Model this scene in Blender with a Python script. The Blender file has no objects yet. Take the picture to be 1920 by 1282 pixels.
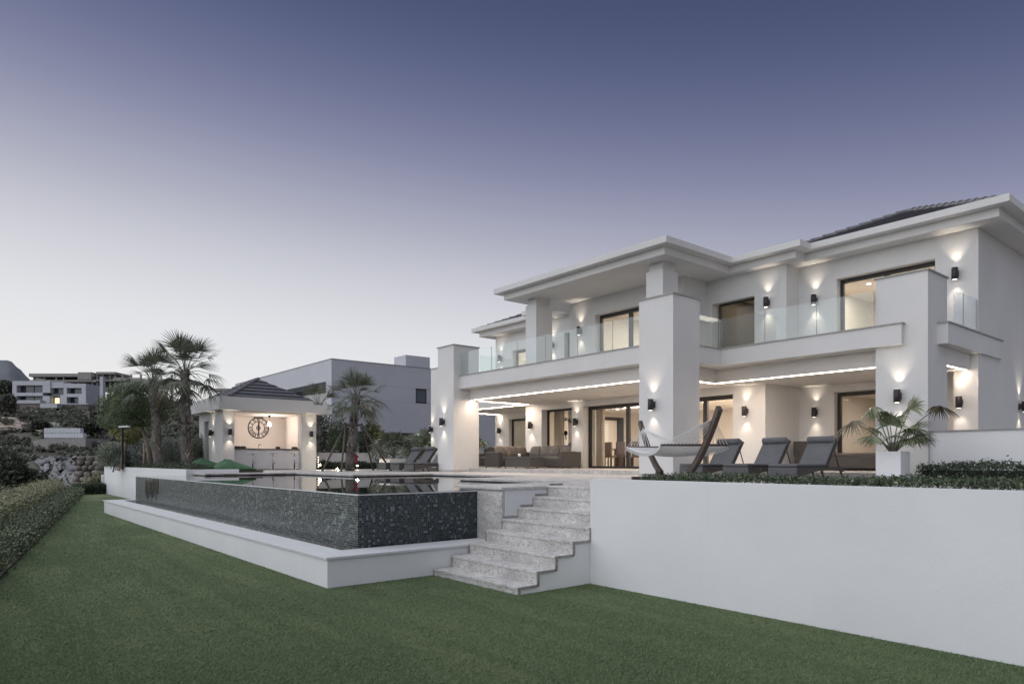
import bpy, math, random
import numpy as np
from mathutils import Vector, Matrix
random.seed(7); RNG = np.random.default_rng(7)
S = bpy.context.scene; COL = S.collection
PI = math.pi; R = math.radians

# ------------------------------------------------------------------ camera
H = 1.65; FPX = 1280.0; CXP = 960.0; HYP = 863.5; TH = math.atan(1053 / 1280)
FWD = np.array([-math.cos(TH), math.sin(TH), 0.0]); RGT = np.array([math.sin(TH), math.cos(TH), 0.0]); EYE = np.array([0, 0, H])
cam = bpy.data.cameras.new('camera'); cam_o = bpy.data.objects.new('camera', cam); COL.objects.link(cam_o)
cam.sensor_width = 36; cam.lens = 24; cam.shift_y = (HYP - 641) / 1920; cam.clip_start = 0.1; cam.clip_end = 6000
cam_o.location = EYE; cam_o.rotation_euler = Vector(FWD).to_track_quat('-Z', 'Y').to_euler()
S.camera = cam_o

# ------------------------------------------------------------------ world: dusk sky
SUN_H = Vector((-0.95, -0.31, 0)).normalized()
SUN_EL = R(3.0)
w = bpy.data.worlds.new('World'); S.world = w; w.use_nodes = True
nt = w.node_tree; N = nt.nodes; L = nt.links; bg = N['Background']
sky = N.new('ShaderNodeTexSky'); sky.sky_type = 'NISHITA'; sky.sun_disc = False
sky.sun_elevation = SUN_EL; sky.sun_rotation = math.atan2(SUN_H.x, SUN_H.y); sky.ozone_density = 3
def wm(op, a, b=None):
    n = N.new('ShaderNodeMath'); n.operation = op
    for i, x in enumerate((a, b)):
        if x is None: continue
        if isinstance(x, (int, float)): n.inputs[i].default_value = x
        else: L.new(x, n.inputs[i])
    return n.outputs[0]
tc = N.new('ShaderNodeTexCoord'); sep = N.new('ShaderNodeSeparateXYZ'); L.new(tc.outputs['Generated'], sep.inputs[0])
el = wm('MULTIPLY', wm('ARCSINE', sep.outputs[2]), 180 / PI)
az = wm('ADD', wm('MULTIPLY', sep.outputs[0], SUN_H.x), wm('MULTIPLY', sep.outputs[1], SUN_H.y))
eff = wm('ADD', wm('MAXIMUM', el, 0.0), wm('MULTIPLY', wm('SUBTRACT', 0.66, az), 7.5))
fac = wm('DIVIDE', wm('ADD', eff, 6.0), 66.0)
ramp = N.new('ShaderNodeValToRGB'); L.new(fac, ramp.inputs[0]); cr = ramp.color_ramp; cr.interpolation = 'B_SPLINE'
STOPS = [(-6, (.88, .87, .865)), (2, (.82, .81, .815)), (9, (.755, .76, .785)), (14, (.605, .605, .655)), (18.5, (.43, .435, .52)), (24, (.228, .240, .360)),
         (30, (.110, .127, .236)), (36, (.060, .071, .152)), (46, (.048, .057, .118)), (60, (.046, .055, .112))]
while len(cr.elements) < len(STOPS): cr.elements.new(0.5)
for e, (d, c) in zip(cr.elements, STOPS): e.position = (d + 6) / 66; e.color = (*c, 1)
nis = N.new('ShaderNodeMix'); nis.data_type = 'RGBA'; nis.blend_type = 'ADD'; nis.inputs['Factor'].default_value = 0.012
L.new(ramp.outputs[0], nis.inputs['A']); L.new(sky.outputs[0], nis.inputs['B'])
L.new(nis.outputs['Result'], bg.inputs[0]); bg.inputs[1].default_value = 0.50

# ------------------------------------------------------------------ wide soft sun lamp, added as twilight fill to lift house and lawn
sl = bpy.data.lights.new('sun', 'SUN'); sl.energy = 1.5; sl.angle = R(140); sl.color = (0.94, 0.965, 1.0)
so = bpy.data.objects.new('sun', sl); COL.objects.link(so)
sd = Vector((-0.26, -0.69, 0.67)).normalized()
so.rotation_euler = (-sd).to_track_quat('-Z', 'Y').to_euler()
S.view_settings.view_transform = 'Standard'; S.view_settings.look = 'None'; S.view_settings.exposure = 1.0; S.view_settings.gamma = 1.0
S.render.engine = 'CYCLES'; S.cycles.use_denoising = True
try: S.cycles.denoiser = 'OPENIMAGEDENOISE'
except Exception: pass
S.cycles.max_bounces = 8; S.cycles.transparent_max_bounces = 24; S.cycles.sample_clamp_indirect = 3.0
S.cycles.caustics_reflective = False; S.cycles.caustics_refractive = False

# ------------------------------------------------------------------ pixel helpers (photo pixel -> ray)
def ray(px, py): return FWD + RGT * (px - CXP) / FPX + np.array([0, 0, 1.0]) * (HYP - py) / FPX
def onz(px, py, z): d = ray(px, py); return EYE + d * ((z - H) / d[2])
def onx(px, py, x): d = ray(px, py); return EYE + d * (x / d[0])
def ony(px, py, y): d = ray(px, py); return EYE + d * (y / d[1])
def dep(px, py, D): return EYE + ray(px, py) * D

# ------------------------------------------------------------------ mesh builder
class MB:
    def __init__(s): s.v = []; s.f = []
    def add(s, vs, fs):
        o = len(s.v); s.v += [tuple(map(float, p)) for p in vs]; s.f += [tuple(i + o for i in f) for f in fs]; return s
    def box(s, x0, x1, y0, y1, z0, z1):
        return s.add([(x0, y0, z0), (x1, y0, z0), (x1, y1, z0), (x0, y1, z0), (x0, y0, z1), (x1, y0, z1), (x1, y1, z1), (x0, y1, z1)],
                     [(0, 3, 2, 1), (4, 5, 6, 7), (0, 1, 5, 4), (1, 2, 6, 5), (2, 3, 7, 6), (3, 0, 4, 7)])
    def bar(s, a, b, w, h, up=(0, 0, 1)):
        a = Vector(a); b = Vector(b); d = (b - a).normalized(); u = Vector(up)
        sd_ = d.cross(u)
        if sd_.length < 1e-4: sd_ = d.cross(Vector((1, 0, 0)))
        sd_.normalize(); u = sd_.cross(d).normalized(); q = []
        for p in (a, b):
            for i, j in ((-1, -1), (1, -1), (1, 1), (-1, 1)): q.append(p + sd_ * (i * w / 2) + u * (j * h / 2))
        return s.add(q, [(0, 1, 2, 3), (7, 6, 5, 4), (0, 4, 5, 1), (1, 5, 6, 2), (2, 6, 7, 3), (3, 7, 4, 0)])
    def prism(s, pts, z0, z1):
        n = len(pts); vs = [(x, y, z0) for x, y in pts] + [(x, y, z1) for x, y in pts]
        fs = [tuple(range(n - 1, -1, -1)), tuple(range(n, 2 * n))] + [(i, (i + 1) % n, n + (i + 1) % n, n + i) for i in range(n)]
        return s.add(vs, fs)
    def extr(s, ring, vec):
        n = len(ring); vec = np.array(vec, float); vs = [np.array(p, float) for p in ring]; vs = vs + [p + vec for p in vs]
        return s.add(vs, [tuple(range(n - 1, -1, -1)), tuple(range(n, 2 * n))] + [(i, (i + 1) % n, n + (i + 1) % n, n + i) for i in range(n)])
    def tube(s, path, rad, n=8, cap=True):
        P = [Vector(p) for p in path]; k = len(P)
        if not hasattr(rad, '__len__'): rad = [rad] * k
        vs = []; ref = Vector((0, 0, 1))
        for i in range(k):
            d = (P[min(i + 1, k - 1)] - P[max(i - 1, 0)]).normalized()
            a = d.cross(ref)
            if a.length < 0.05: a = d.cross(Vector((0, 1, 0)))
            a.normalize(); b = d.cross(a)
            for j in range(n):
                t = 2 * PI * j / n; vs.append(P[i] + (a * math.cos(t) + b * math.sin(t)) * rad[i])
        fs = [(i * n + j, i * n + (j + 1) % n, (i + 1) * n + (j + 1) % n, (i + 1) * n + j) for i in range(k - 1) for j in range(n)]
        if cap: fs += [tuple(range(n - 1, -1, -1)), tuple(range((k - 1) * n, k * n))]
        return s.add(vs, fs)
    def lathe(s, prof, n=20, c=(0, 0, 0)):
        vs = []; k = len(prof)
        for r, z in prof:
            for j in range(n): t = 2 * PI * j / n; vs.append((c[0] + r * math.cos(t), c[1] + r * math.sin(t), c[2] + z))
        fs = [(i * n + j, i * n + (j + 1) % n, (i + 1) * n + (j + 1) % n, (i + 1) * n + j) for i in range(k - 1) for j in range(n)]
        fs += [tuple(range(n - 1, -1, -1)), tuple(range((k - 1) * n, k * n))]
        return s.add(vs, fs)
    def pillow(s, c, sx, sy, sz, rx=0, rz=0, n=8, p=3.0):
        M = Matrix.Translation(c) @ Matrix.Rotation(rz, 4, 'Z') @ Matrix.Rotation(rx, 4, 'X'); vs = []; fs = []
        for sgn in (1, -1):
            o = len(vs)
            for i in range(n + 1):
                for j in range(n + 1):
                    a = 2 * i / n - 1; b = 2 * j / n - 1
                    t = (max(0, 1 - abs(a) ** p) * max(0, 1 - abs(b) ** p)) ** 0.5
                    k = 1 - 0.06 * (a * a * b * b) + 0
                    vs.append(M @ Vector((a * sx / 2 * (1 - .05 * (1 - a * a) * 0) * k, b * sy / 2 * k, sgn * t * sz / 2)))
            for i in range(n):
                for j in range(n):
                    q = (o + i * (n + 1) + j, o + (i + 1) * (n + 1) + j, o + (i + 1) * (n + 1) + j + 1, o + i * (n + 1) + j + 1)
                    fs.append(q if sgn > 0 else q[::-1])
        return s.add(vs, fs)
    def mesh(s, name):
        m = bpy.data.meshes.new(name); m.from_pydata(s.v, [], s.f); m.update(); return m
    def build(s, name, mat, parent=None, smooth=False, bevel=0.0, local=False):
        if parent is not None and not local:
            o = parent.matrix_world_loc if False else Vector(WL.get(parent.name, (0, 0, 0)))
            s.v = [(x - o.x, y - o.y, z - o.z) for x, y, z in s.v]
        return obj(name, s.mesh(name), mat, parent, smooth, bevel)
WL = {}
def obj(name, me, mat, parent=None, smooth=False, bevel=0.0):
    o = bpy.data.objects.new(name, me); COL.objects.link(o)
    if mat is not None and not me.materials: me.materials.append(M[mat] if isinstance(mat, str) else mat)
    if parent is not None: o.parent = parent; WL[o.name] = WL.get(parent.name, (0, 0, 0))
    else: WL[o.name] = (0, 0, 0)
    if smooth: me.polygons.foreach_set('use_smooth', [True] * len(me.polygons))
    if bevel:
        b = o.modifiers.new('bevel', 'BEVEL'); b.width = bevel; b.segments = 2; b.limit_method = 'ANGLE'; b.angle_limit = R(40)
    return o
def tag(o, label, cat, group=None):
    o['label'] = label; o['category'] = cat
    if group: o['group'] = group
    return o
def thing(name, label, cat, loc=(0, 0, 0), rz=0.0, group=None):
    o = bpy.data.objects.new(name, None); COL.objects.link(o); o.empty_display_size = 0.2
    o.location = loc; o.rotation_euler = (0, 0, rz); WL[o.name] = tuple(loc); return tag(o, label, cat, group)
def struct(o): o['kind'] = 'structure'; return o
def stuff(o): o['kind'] = 'stuff'; return o
KIDS = {}
def copy_tree(root, loc, rz, label, scale=None):
    r = root.copy(); COL.objects.link(r); r.location = loc; r.rotation_euler = (0, 0, rz); r['label'] = label
    if scale: r.scale = (scale,) * 3
    for ch in [o for o in COL.objects if o.parent == root]:
        c = ch.copy(); COL.objects.link(c); c.parent = r
        for g in [o for o in COL.objects if o.parent == ch]:
            d = g.copy(); COL.objects.link(d); d.parent = c
    return r
def rawmesh(name, V, F3=None, F4=None):
    me = bpy.data.meshes.new(name); nv = len(V)
    k = 3 if F3 is not None else 4; F = F3 if F3 is not None else F4
    me.vertices.add(nv); me.vertices.foreach_set('co', np.asarray(V, np.float32).ravel())
    me.loops.add(len(F) * k); me.loops.foreach_set('vertex_index', np.asarray(F, np.int32).ravel())
    me.polygons.add(len(F)); me.polygons.foreach_set('loop_start', np.arange(0, len(F) * k, k, dtype=np.int32))
    me.update(calc_edges=True); return me

# ------------------------------------------------------------------ materials
M = {}
def newmat(name):
    m = bpy.data.materials.new(name); m.use_nodes = True; M[name] = m
    n = m.node_tree.nodes; l = m.node_tree.links; b = n['Principled BSDF']; return m, n, l, b
def nd(n, t, **kw):
    x = n.new(t)
    for k, v in kw.items():
        if k in x.inputs.keys(): x.inputs[k].default_value = v
        else: setattr(x, k, v)
    return x
def mixc(n, l, f, a, b, blend='MIX'):
    x = n.new('ShaderNodeMix'); x.data_type = 'RGBA'; x.blend_type = blend
    for key, val in (('Factor', f), ('A', a), ('B', b)):
        if isinstance(val, (int, float)): x.inputs[key].default_value = val
        elif isinstance(val, tuple): x.inputs[key].default_value = (*val[:3], 1)
        else: l.new(val, x.inputs[key])
    return x.outputs['Result']
def rampn(n, l, src, stops):
    r = n.new('ShaderNodeValToRGB'); l.new(src, r.inputs[0]); e = r.color_ramp.elements
    while len(e) < len(stops): e.new(.5)
    for q, (p, c) in zip(e, stops): q.position = p; q.color = (*c, 1) if isinstance(c, tuple) else (c, c, c, 1)
    return r.outputs[0]
def coords(n, l, kind='Object', scale=(1, 1, 1)):
    t = n.new('ShaderNodeTexCoord'); mp = n.new('ShaderNodeMapping'); mp.inputs['Scale'].default_value = scale
    l.new(t.outputs[kind], mp.inputs[0]); return mp.outputs[0]
def pos(n, l, scale=(1, 1, 1), rot=(0, 0, 0)):
    t = n.new('ShaderNodeNewGeometry'); mp = n.new('ShaderNodeMapping'); mp.inputs['Scale'].default_value = scale; mp.inputs['Rotation'].default_value = rot
    l.new(t.outputs['Position'], mp.inputs[0]); return mp.outputs[0]
def noise(n, l, vec, scale, detail=4, rough=.55):
    x = n.new('ShaderNodeTexNoise'); x.inputs['Scale'].default_value = scale; x.inputs['Detail'].default_value = detail; x.inputs['Roughness'].default_value = rough
    l.new(vec, x.inputs['Vector']); return x.outputs[0]
def bump(n, l, b, h, strength, dist):
    x = n.new('ShaderNodeBump'); x.inputs['Strength'].default_value = strength; x.inputs['Distance'].default_value = dist
    l.new(h, x.inputs['Height']); l.new(x.outputs[0], b.inputs['Normal'])
def simple(name, col, rough=.6, var=.12, scale=3.0, metal=0.0, bscale=0, bstr=.3, bdist=.01, spec=.5):
    m, n, l, b = newmat(name); v = pos(n, l)
    f = noise(n, l, v, scale)
    a = tuple(c * (1 - var) for c in col); c2 = tuple(min(1, c * (1 + var)) for c in col)
    l.new(rampn(n, l, f, [(.3, a), (.7, c2)]), b.inputs['Base Color'])
    b.inputs['Roughness'].default_value = rough; b.inputs['Metallic'].default_value = metal; b.inputs['Specular IOR Level'].default_value = spec
    if bscale: bump(n, l, b, noise(n, l, v, bscale, 3), bstr, bdist)
    return m
def stucco(name, col):
    m, n, l, b = newmat(name); v = pos(n, l)
    big = noise(n, l, v, .55, 5, .6); streak = noise(n, l, pos(n, l, (5, 5, .35)), 1.0, 4, .6)
    base = mixc(n, l, rampn(n, l, big, [(.35, 0.0), (.75, 1.0)]), col, tuple(c * .91 for c in col))
    base = mixc(n, l, rampn(n, l, streak, [(.60, 0.0), (.80, .5)]), base, tuple(c * f for c, f in zip(col, (.86, .86, .85))))
    l.new(base, b.inputs['Base Color']); b.inputs['Roughness'].default_value = .85; b.inputs['Specular IOR Level'].default_value = .25
    hh = n.new('ShaderNodeMath'); hh.operation = 'MULTIPLY_ADD'; l.new(noise(n, l, v, 5, 4, .6), hh.inputs[0]); hh.inputs[1].default_value = 2.5; l.new(noise(n, l, v, 90, 3), hh.inputs[2]); bump(n, l, b, hh.outputs[0], .3, .005); return m
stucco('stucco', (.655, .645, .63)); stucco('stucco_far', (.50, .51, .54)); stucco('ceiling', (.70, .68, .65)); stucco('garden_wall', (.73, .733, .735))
simple('brown_wall', (.20, .17, .13), .8, .1, 1.0); simple('coping', (.34, .33, .32), .7, .12, 8); simple('slate_coping', (.30, .29, .28), .7, .12, 8)
def travertine(name, base, joint=None, dark=(.30, .28, .26)):
    m, n, l, b = newmat(name); v = pos(n, l, (1, 1, 1)); vs = pos(n, l, (1, 1, 1.4))
    cloud = noise(n, l, vs, 2.6, 6, .62); fine = noise(n, l, v, 30, 4, .6)
    c = mixc(n, l, rampn(n, l, cloud, [(.38, 0.0), (.72, 1.0)]), base, tuple(x * .66 for x in base))
    vor = n.new('ShaderNodeTexVoronoi'); vor.inputs['Scale'].default_value = 17; l.new(vs, vor.inputs['Vector'])
    pits = rampn(n, l, vor.outputs['Distance'], [(.16, 1.0), (.30, 0.0)])
    msk = rampn(n, l, noise(n, l, vs, 5.5, 4, .6), [(.40, 0.0), (.54, 1.0)])
    pm = n.new('ShaderNodeMath'); pm.operation = 'MULTIPLY'; l.new(pits, pm.inputs[0]); l.new(msk, pm.inputs[1])
    c = mixc(n, l, pm.outputs[0], c, tuple(x * .55 for x in dark))
    vein = rampn(n, l, noise(n, l, vs, 4.2, 8, .75), [(.46, 0.0), (.5, .8), (.54, 0.0)])
    c = mixc(n, l, vein, c, tuple(x * .55 for x in base))
    c = mixc(n, l, rampn(n, l, fine, [(.55, 0.0), (.75, .35)]), c, dark)
    if joint:
        bt = n.new('ShaderNodeTexBrick'); bt.offset = .5; l.new(v, bt.inputs['Vector'])
        bt.inputs['Scale'].default_value = 1; bt.inputs['Brick Width'].default_value = joint[0]; bt.inputs['Row Height'].default_value = joint[1]; bt.inputs['Mortar Size'].default_value = .006
        c = mixc(n, l, bt.outputs['Fac'], c, tuple(x * .5 for x in base))
    l.new(c, b.inputs['Base Color']); b.inputs['Roughness'].default_value = .6
    inv = n.new('ShaderNodeMath'); inv.operation = 'SUBTRACT'; inv.inputs[0].default_value = 1; l.new(pm.outputs[0], inv.inputs[1])
    bump(n, l, b, inv.outputs[0], .6, .006); return m
travertine('travertine', (.62, .60, .575)); travertine('deck_stone', (.56, .535, .51), (.6, .4)); travertine('edge_stone', (.36, .34, .32))
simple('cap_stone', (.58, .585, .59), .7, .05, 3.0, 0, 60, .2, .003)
def mosaic(name, rot, light):
    m, n, l, b = newmat(name); v = pos(n, l, (1, 1, 1), rot)
    bt = n.new('ShaderNodeTexBrick'); bt.offset = .5 if light else 0.0; bt.squash = 1; l.new(v, bt.inputs['Vector'])
    for k, x in (('Scale', 1), ('Brick Width', .056 if light else .036), ('Row Height', .036), ('Mortar Size', .0026), ('Mortar Smooth', .2), ('Bias', .0)): bt.inputs[k].default_value = x
    bt.inputs['Color1'].default_value = (0, 0, 0, 1); bt.inputs['Color2'].default_value = (1, 1, 1, 1); bt.inputs['Mortar'].default_value = (.5, .5, .5, 1)
    pat = noise(n, l, v, 1.1, 4, .6)
    tone = n.new('ShaderNodeMath'); tone.operation = 'MULTIPLY_ADD'; l.new(pat, tone.inputs[0]); tone.inputs[1].default_value = .55; tone.inputs[2].default_value = -.27
    ad = n.new('ShaderNodeMath'); ad.operation = 'ADD'; l.new(bt.outputs['Color'], ad.inputs[0]); l.new(tone.outputs[0], ad.inputs[1])
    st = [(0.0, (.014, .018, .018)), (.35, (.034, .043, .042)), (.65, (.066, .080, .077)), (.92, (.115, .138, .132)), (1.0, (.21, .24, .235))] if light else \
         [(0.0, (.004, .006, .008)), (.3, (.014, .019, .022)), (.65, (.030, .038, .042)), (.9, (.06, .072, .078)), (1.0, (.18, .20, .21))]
    c = rampn(n, l, ad.outputs[0], st)
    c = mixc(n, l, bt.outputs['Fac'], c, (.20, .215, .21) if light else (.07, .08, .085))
    l.new(c, b.inputs['Base Color']); b.inputs['Roughness'].default_value = .28; b.inputs['Specular IOR Level'].default_value = .45
    inv = n.new('ShaderNodeMath'); inv.operation = 'SUBTRACT'; inv.inputs[0].default_value = 1; l.new(bt.outputs['Fac'], inv.inputs[1])
    hn = n.new('ShaderNodeMath'); hn.operation = 'MULTIPLY_ADD'; l.new(bt.outputs['Color'], hn.inputs[0]); hn.inputs[1].default_value = .5; l.new(inv.outputs[0], hn.inputs[2])
    bump(n, l, b, hn.outputs[0], .5, .004); return m
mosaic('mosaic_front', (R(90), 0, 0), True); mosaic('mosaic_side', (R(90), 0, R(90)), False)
# brick texture works in x,y of its vector: front face maps x,z ; side face maps y,z
M['mosaic_front'].node_tree.nodes['Mapping'].inputs['Rotation'].default_value = (R(-90), 0, 0)
def _sidecoord(m):
    n = m.node_tree.nodes; l = m.node_tree.links; g = n['Geometry']; mp = n['Mapping']; mp.inputs['Rotation'].default_value = (0, 0, 0)
    s_ = n.new('ShaderNodeSeparateXYZ'); c_ = n.new('ShaderNodeCombineXYZ'); l.new(g.outputs['Position'], s_.inputs[0])
    l.new(s_.outputs[1], c_.inputs[0]); l.new(s_.outputs[2], c_.inputs[1]); l.new(c_.outputs[0], mp.inputs[0])
_sidecoord(M['mosaic_side'])
def _frontcoord(m):
    n = m.node_tree.nodes; l = m.node_tree.links; g = n['Geometry']; mp = n['Mapping']; mp.inputs['Rotation'].default_value = (0, 0, 0)
    s_ = n.new('ShaderNodeSeparateXYZ'); c_ = n.new('ShaderNodeCombineXYZ'); l.new(g.outputs['Position'], s_.inputs[0])
    l.new(s_.outputs[0], c_.inputs[0]); l.new(s_.outputs[2], c_.inputs[1]); l.new(c_.outputs[0], mp.inputs[0])
_frontcoord(M['mosaic_front'])
simple('pool_liner', (.03, .04, .045), .5, .1, 4)
simple('dark_metal', (.034, .027, .027), .45, .1, 20, .3); simple('frame_dark', (.022, .019, .017), .5, .1, 10); simple('black', (.010, .010, .010), .6, .1, 10)
simple('steel', (.55, .56, .57), .25, .05, 10, 1.0); simple('wood_dark', (.060, .040, .030), .5, .35, 14, 0, 30, .3, .003)
simple('post_wood', (.10, .085, .072), .8, .3, 12, 0, 40, .4, .004); simple('stake_wood', (.33, .25, .18), .8, .2, 12)
simple('cushion', (.128, .130, .136), .9, .1, 5, 0, 220, .3, .002, .2); simple('sofa_cushion', (.14, .128, .118), .9, .1, 5, 0, 200, .3, .002, .2)
simple('taupe_cushion', (.175, .15, .125), .9, .1, 5, 0, 200, .3, .002, .2); simple('rope', (.62, .61, .59), .9, .08, 20)
simple('planter_white', (.76, .765, .775), .45, .03, 2); simple('pot_dark', (.03, .03, .032), .5, .15, 6)
simple('warm_wall', (.68, .63, .575), .85, .04, 1.0); simple('cream_wall', (.72, .69, .64), .85, .04, 1.0); simple('room_floor', (.55, .48, .42), .35, .12, 1.5)
simple('curtain', (.55, .47, .38), .9, .08, 2); simple('chair_brown', (.21, .165, .145), .8, .1, 6); simple('table_top', (.30, .25, .22), .2, .1, 4)
simple('bar_wall', (.76, .71, .68), .85, .04, 1.0); simple('counter_top', (.10, .095, .095), .35, .15, 6); simple('counter_front', (.62, .62, .66), .7, .04, 2)
simple('tile_slate', (.050, .048, .060), .6, .25, 9, 0, 30, .4, .006); simple('ridge_tile', (.16, .155, .165), .75, .25, 9, 0, 30, .4, .006)
simple('bean_green', (.050, .125, .058), .75, .22, 5, 0, 14, .4, .02); simple('red_cloth', (.30, .03, .045), .8, .25, 8)
simple('soil', (.06, .048, .04), .95, .3, 10); simple('concrete', (.30, .285, .27), .9, .15, 2.0); simple('pale_block', (.55, .56, .58), .85, .08, 3)
simple('shed_green', (.42, .45, .40), .8, .06, 2); simple('orange_paint', (.62, .12, .05), .6, .1, 3); simple('far_glass', (.05, .062, .075), .12, .1, .4)
simple('mountain_rock', (.15, .16, .18), .95, .25, .02); simple('ceramic', (.8, .79, .77), .35, .03, 5); simple('ac_metal', (.45, .45, .45), .5, .05, 4)
def boulder():
    m, n, l, b = newmat('boulder'); v = pos(n, l)
    l.new(rampn(n, l, noise(n, l, v, 2.2, 8, .65), [(.3, (.06, .052, .045)), (.5, (.17, .15, .13)), (.75, (.30, .275, .245))]), b.inputs['Base Color'])
    b.inputs['Roughness'].default_value = .9; bump(n, l, b, noise(n, l, v, 9, 6, .65), .9, .05)
boulder()
def wicker(name, col, s=1.0):
    m, n, l, b = newmat(name); v = pos(n, l)
    wv = n.new('ShaderNodeTexWave'); wv.wave_type = 'BANDS'; wv.bands_direction = 'Z'; wv.inputs['Scale'].default_value = 11 * s; wv.inputs['Distortion'].default_value = .6; l.new(v, wv.inputs['Vector'])
    w2 = n.new('ShaderNodeTexWave'); w2.wave_type = 'BANDS'; w2.bands_direction = 'DIAGONAL'; w2.inputs['Scale'].default_value = 14 * s; l.new(v, w2.inputs['Vector'])
    mu = n.new('ShaderNodeMath'); mu.operation = 'MULTIPLY'; l.new(wv.outputs['Fac'], mu.inputs[0]); l.new(w2.outputs['Fac'], mu.inputs[1])
    l.new(rampn(n, l, mu.outputs[0], [(0, tuple(c * .35 for c in col)), (.5, col), (1, tuple(c * 1.7 for c in col))]), b.inputs['Base Color'])
    b.inputs['Roughness'].default_value = .55; bump(n, l, b, mu.outputs[0], .8, .008)
wicker('wicker', (.075, .068, .064)); wicker('wicker_grey', (.14, .138, .142), 1.3)
def emis(name, col, k):
    m, n, l, b = newmat(name); b.inputs['Base Color'].default_value = (*col, 1); b.inputs['Emission Color'].default_value = (*col, 1); b.inputs['Emission Strength'].default_value = k; return m
emis('led', (1.0, .80, .63), 15.0); emis('lamp_lens', (1.0, .90, .78), 2.5); emis('bulb', (1.0, .80, .60), 40.0); emis('downlight', (1.0, .92, .82), 10.0); emis('cove', (1.0, .88, .76), 5.0); emis('fairy', (1.0, .86, .66), 2.2)
emis('lit_window', (1.0, .72, .38), .8); emis('pool_light', (.9, .95, 1.0), 1.0); emis('table_lamp', (1.0, .8, .55), 6.0)
def glass(name, tint, ior, dirt=.0):
    m, n, l, b = newmat(name); out = n['Material Output']; n.remove(b)
    tr = n.new('ShaderNodeBsdfTransparent'); tr.inputs[0].default_value = (*tint, 1); gl = n.new('ShaderNodeBsdfGlossy'); gl.inputs['Roughness'].default_value = .0; gl.inputs[0].default_value = (.95, .97, 1, 1)
    lw = n.new('ShaderNodeLayerWeight'); lw.inputs[0].default_value = .5; pw = n.new('ShaderNodeMath'); pw.operation = 'POWER'; l.new(lw.outputs['Facing'], pw.inputs[0]); pw.inputs[1].default_value = 5
    f0 = ((ior - 1) / (ior + 1)) ** 2; fr = n.new('ShaderNodeMath'); fr.operation = 'MULTIPLY_ADD'; l.new(pw.outputs[0], fr.inputs[0]); fr.inputs[1].default_value = 1 - f0; fr.inputs[2].default_value = f0; mx = n.new('ShaderNodeMixShader')
    l.new(fr.outputs[0], mx.inputs[0]); l.new(tr.outputs[0], mx.inputs[1]); l.new(gl.outputs[0], mx.inputs[2])
    if dirt:
        df = n.new('ShaderNodeBsdfDiffuse'); df.inputs[0].default_value = (.8, .82, .82, 1); m2 = n.new('ShaderNodeMixShader'); m2.inputs[0].default_value = dirt
        l.new(mx.outputs[0], m2.inputs[1]); l.new(df.outputs[0], m2.inputs[2]); mx = m2
    l.new(mx.outputs[0], out.inputs[0]); return m
glass('pane_glass', (.93, .94, .93), 1.3); glass('rail_glass', (.93, .96, .95), 1.45, .05)
def water():
    m, n, l, b = newmat('water'); v = pos(n, l)
    b.inputs['Base Color'].default_value = (.012, .016, .018, 1); b.inputs['Roughness'].default_value = .012; b.inputs['IOR'].default_value = 1.7; b.inputs['Specular IOR Level'].default_value = .8
    bump(n, l, b, noise(n, l, v, .9, 2), .012, .02)
water()
def leafmat(name, c0, c1, rough=.5, tl=.25):
    m, n, l, b = newmat(name); out = n['Material Output']
    g = n.new('ShaderNodeNewGeometry'); col = rampn(n, l, g.outputs['Random Per Island'], [(0, c0), (1, c1)])
    l.new(col, b.inputs['Base Color']); b.inputs['Roughness'].default_value = rough; b.inputs['Specular IOR Level'].default_value = .35
    t = n.new('ShaderNodeBsdfTranslucent'); l.new(col, t.inputs[0]); mx = n.new('ShaderNodeMixShader'); mx.inputs[0].default_value = tl
    l.new(b.outputs[0], mx.inputs[1]); l.new(t.outputs[0], mx.inputs[2]); l.new(mx.outputs[0], out.inputs[0])
leafmat('hedge_leaf', (.040, .060, .036), (.150, .185, .110)); leafmat('hedge_dark', (.018, .028, .018), (.075, .098, .058)); leafmat('hedge_light', (.18, .19, .10), (.50, .49, .31))
leafmat('tree_leaf', (.085, .115, .060), (.25, .29, .16), .5, .4); leafmat('tree_dark', (.024, .036, .024), (.085, .108, .066)); leafmat('yellow_leaf', (.18, .19, .075), (.42, .41, .20))
leafmat('palm_leaf', (.060, .076, .052), (.19, .21, .15), .38); leafmat('fan_leaf', (.10, .125, .072), (.26, .285, .175), .4); leafmat('dry_leaf', (.12, .10, .07), (.22, .19, .13), .6)
leafmat('olive_leaf', (.12, .14, .10), (.33, .355, .27), .5, .35); leafmat('grey_leaf', (.24, .275, .25), (.55, .58, .54), .5, .35); leafmat('scrub', (.075, .082, .062), (.21, .21, .165)); leafmat('white_flower', (.5, .5, .48), (.8, .8, .78))
simple('hedge_core', (.010, .014, .009), .95, .3, 6); simple('palm_trunk', (.17, .155, .14), .95, .35, 9, 0, 26, 1.0, .03); simple('bark', (.20, .165, .135), .9, .25, 9, 0, 30, .6, .01); simple('palm_boot', (.30, .275, .245), .9, .3, 8)
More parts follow.
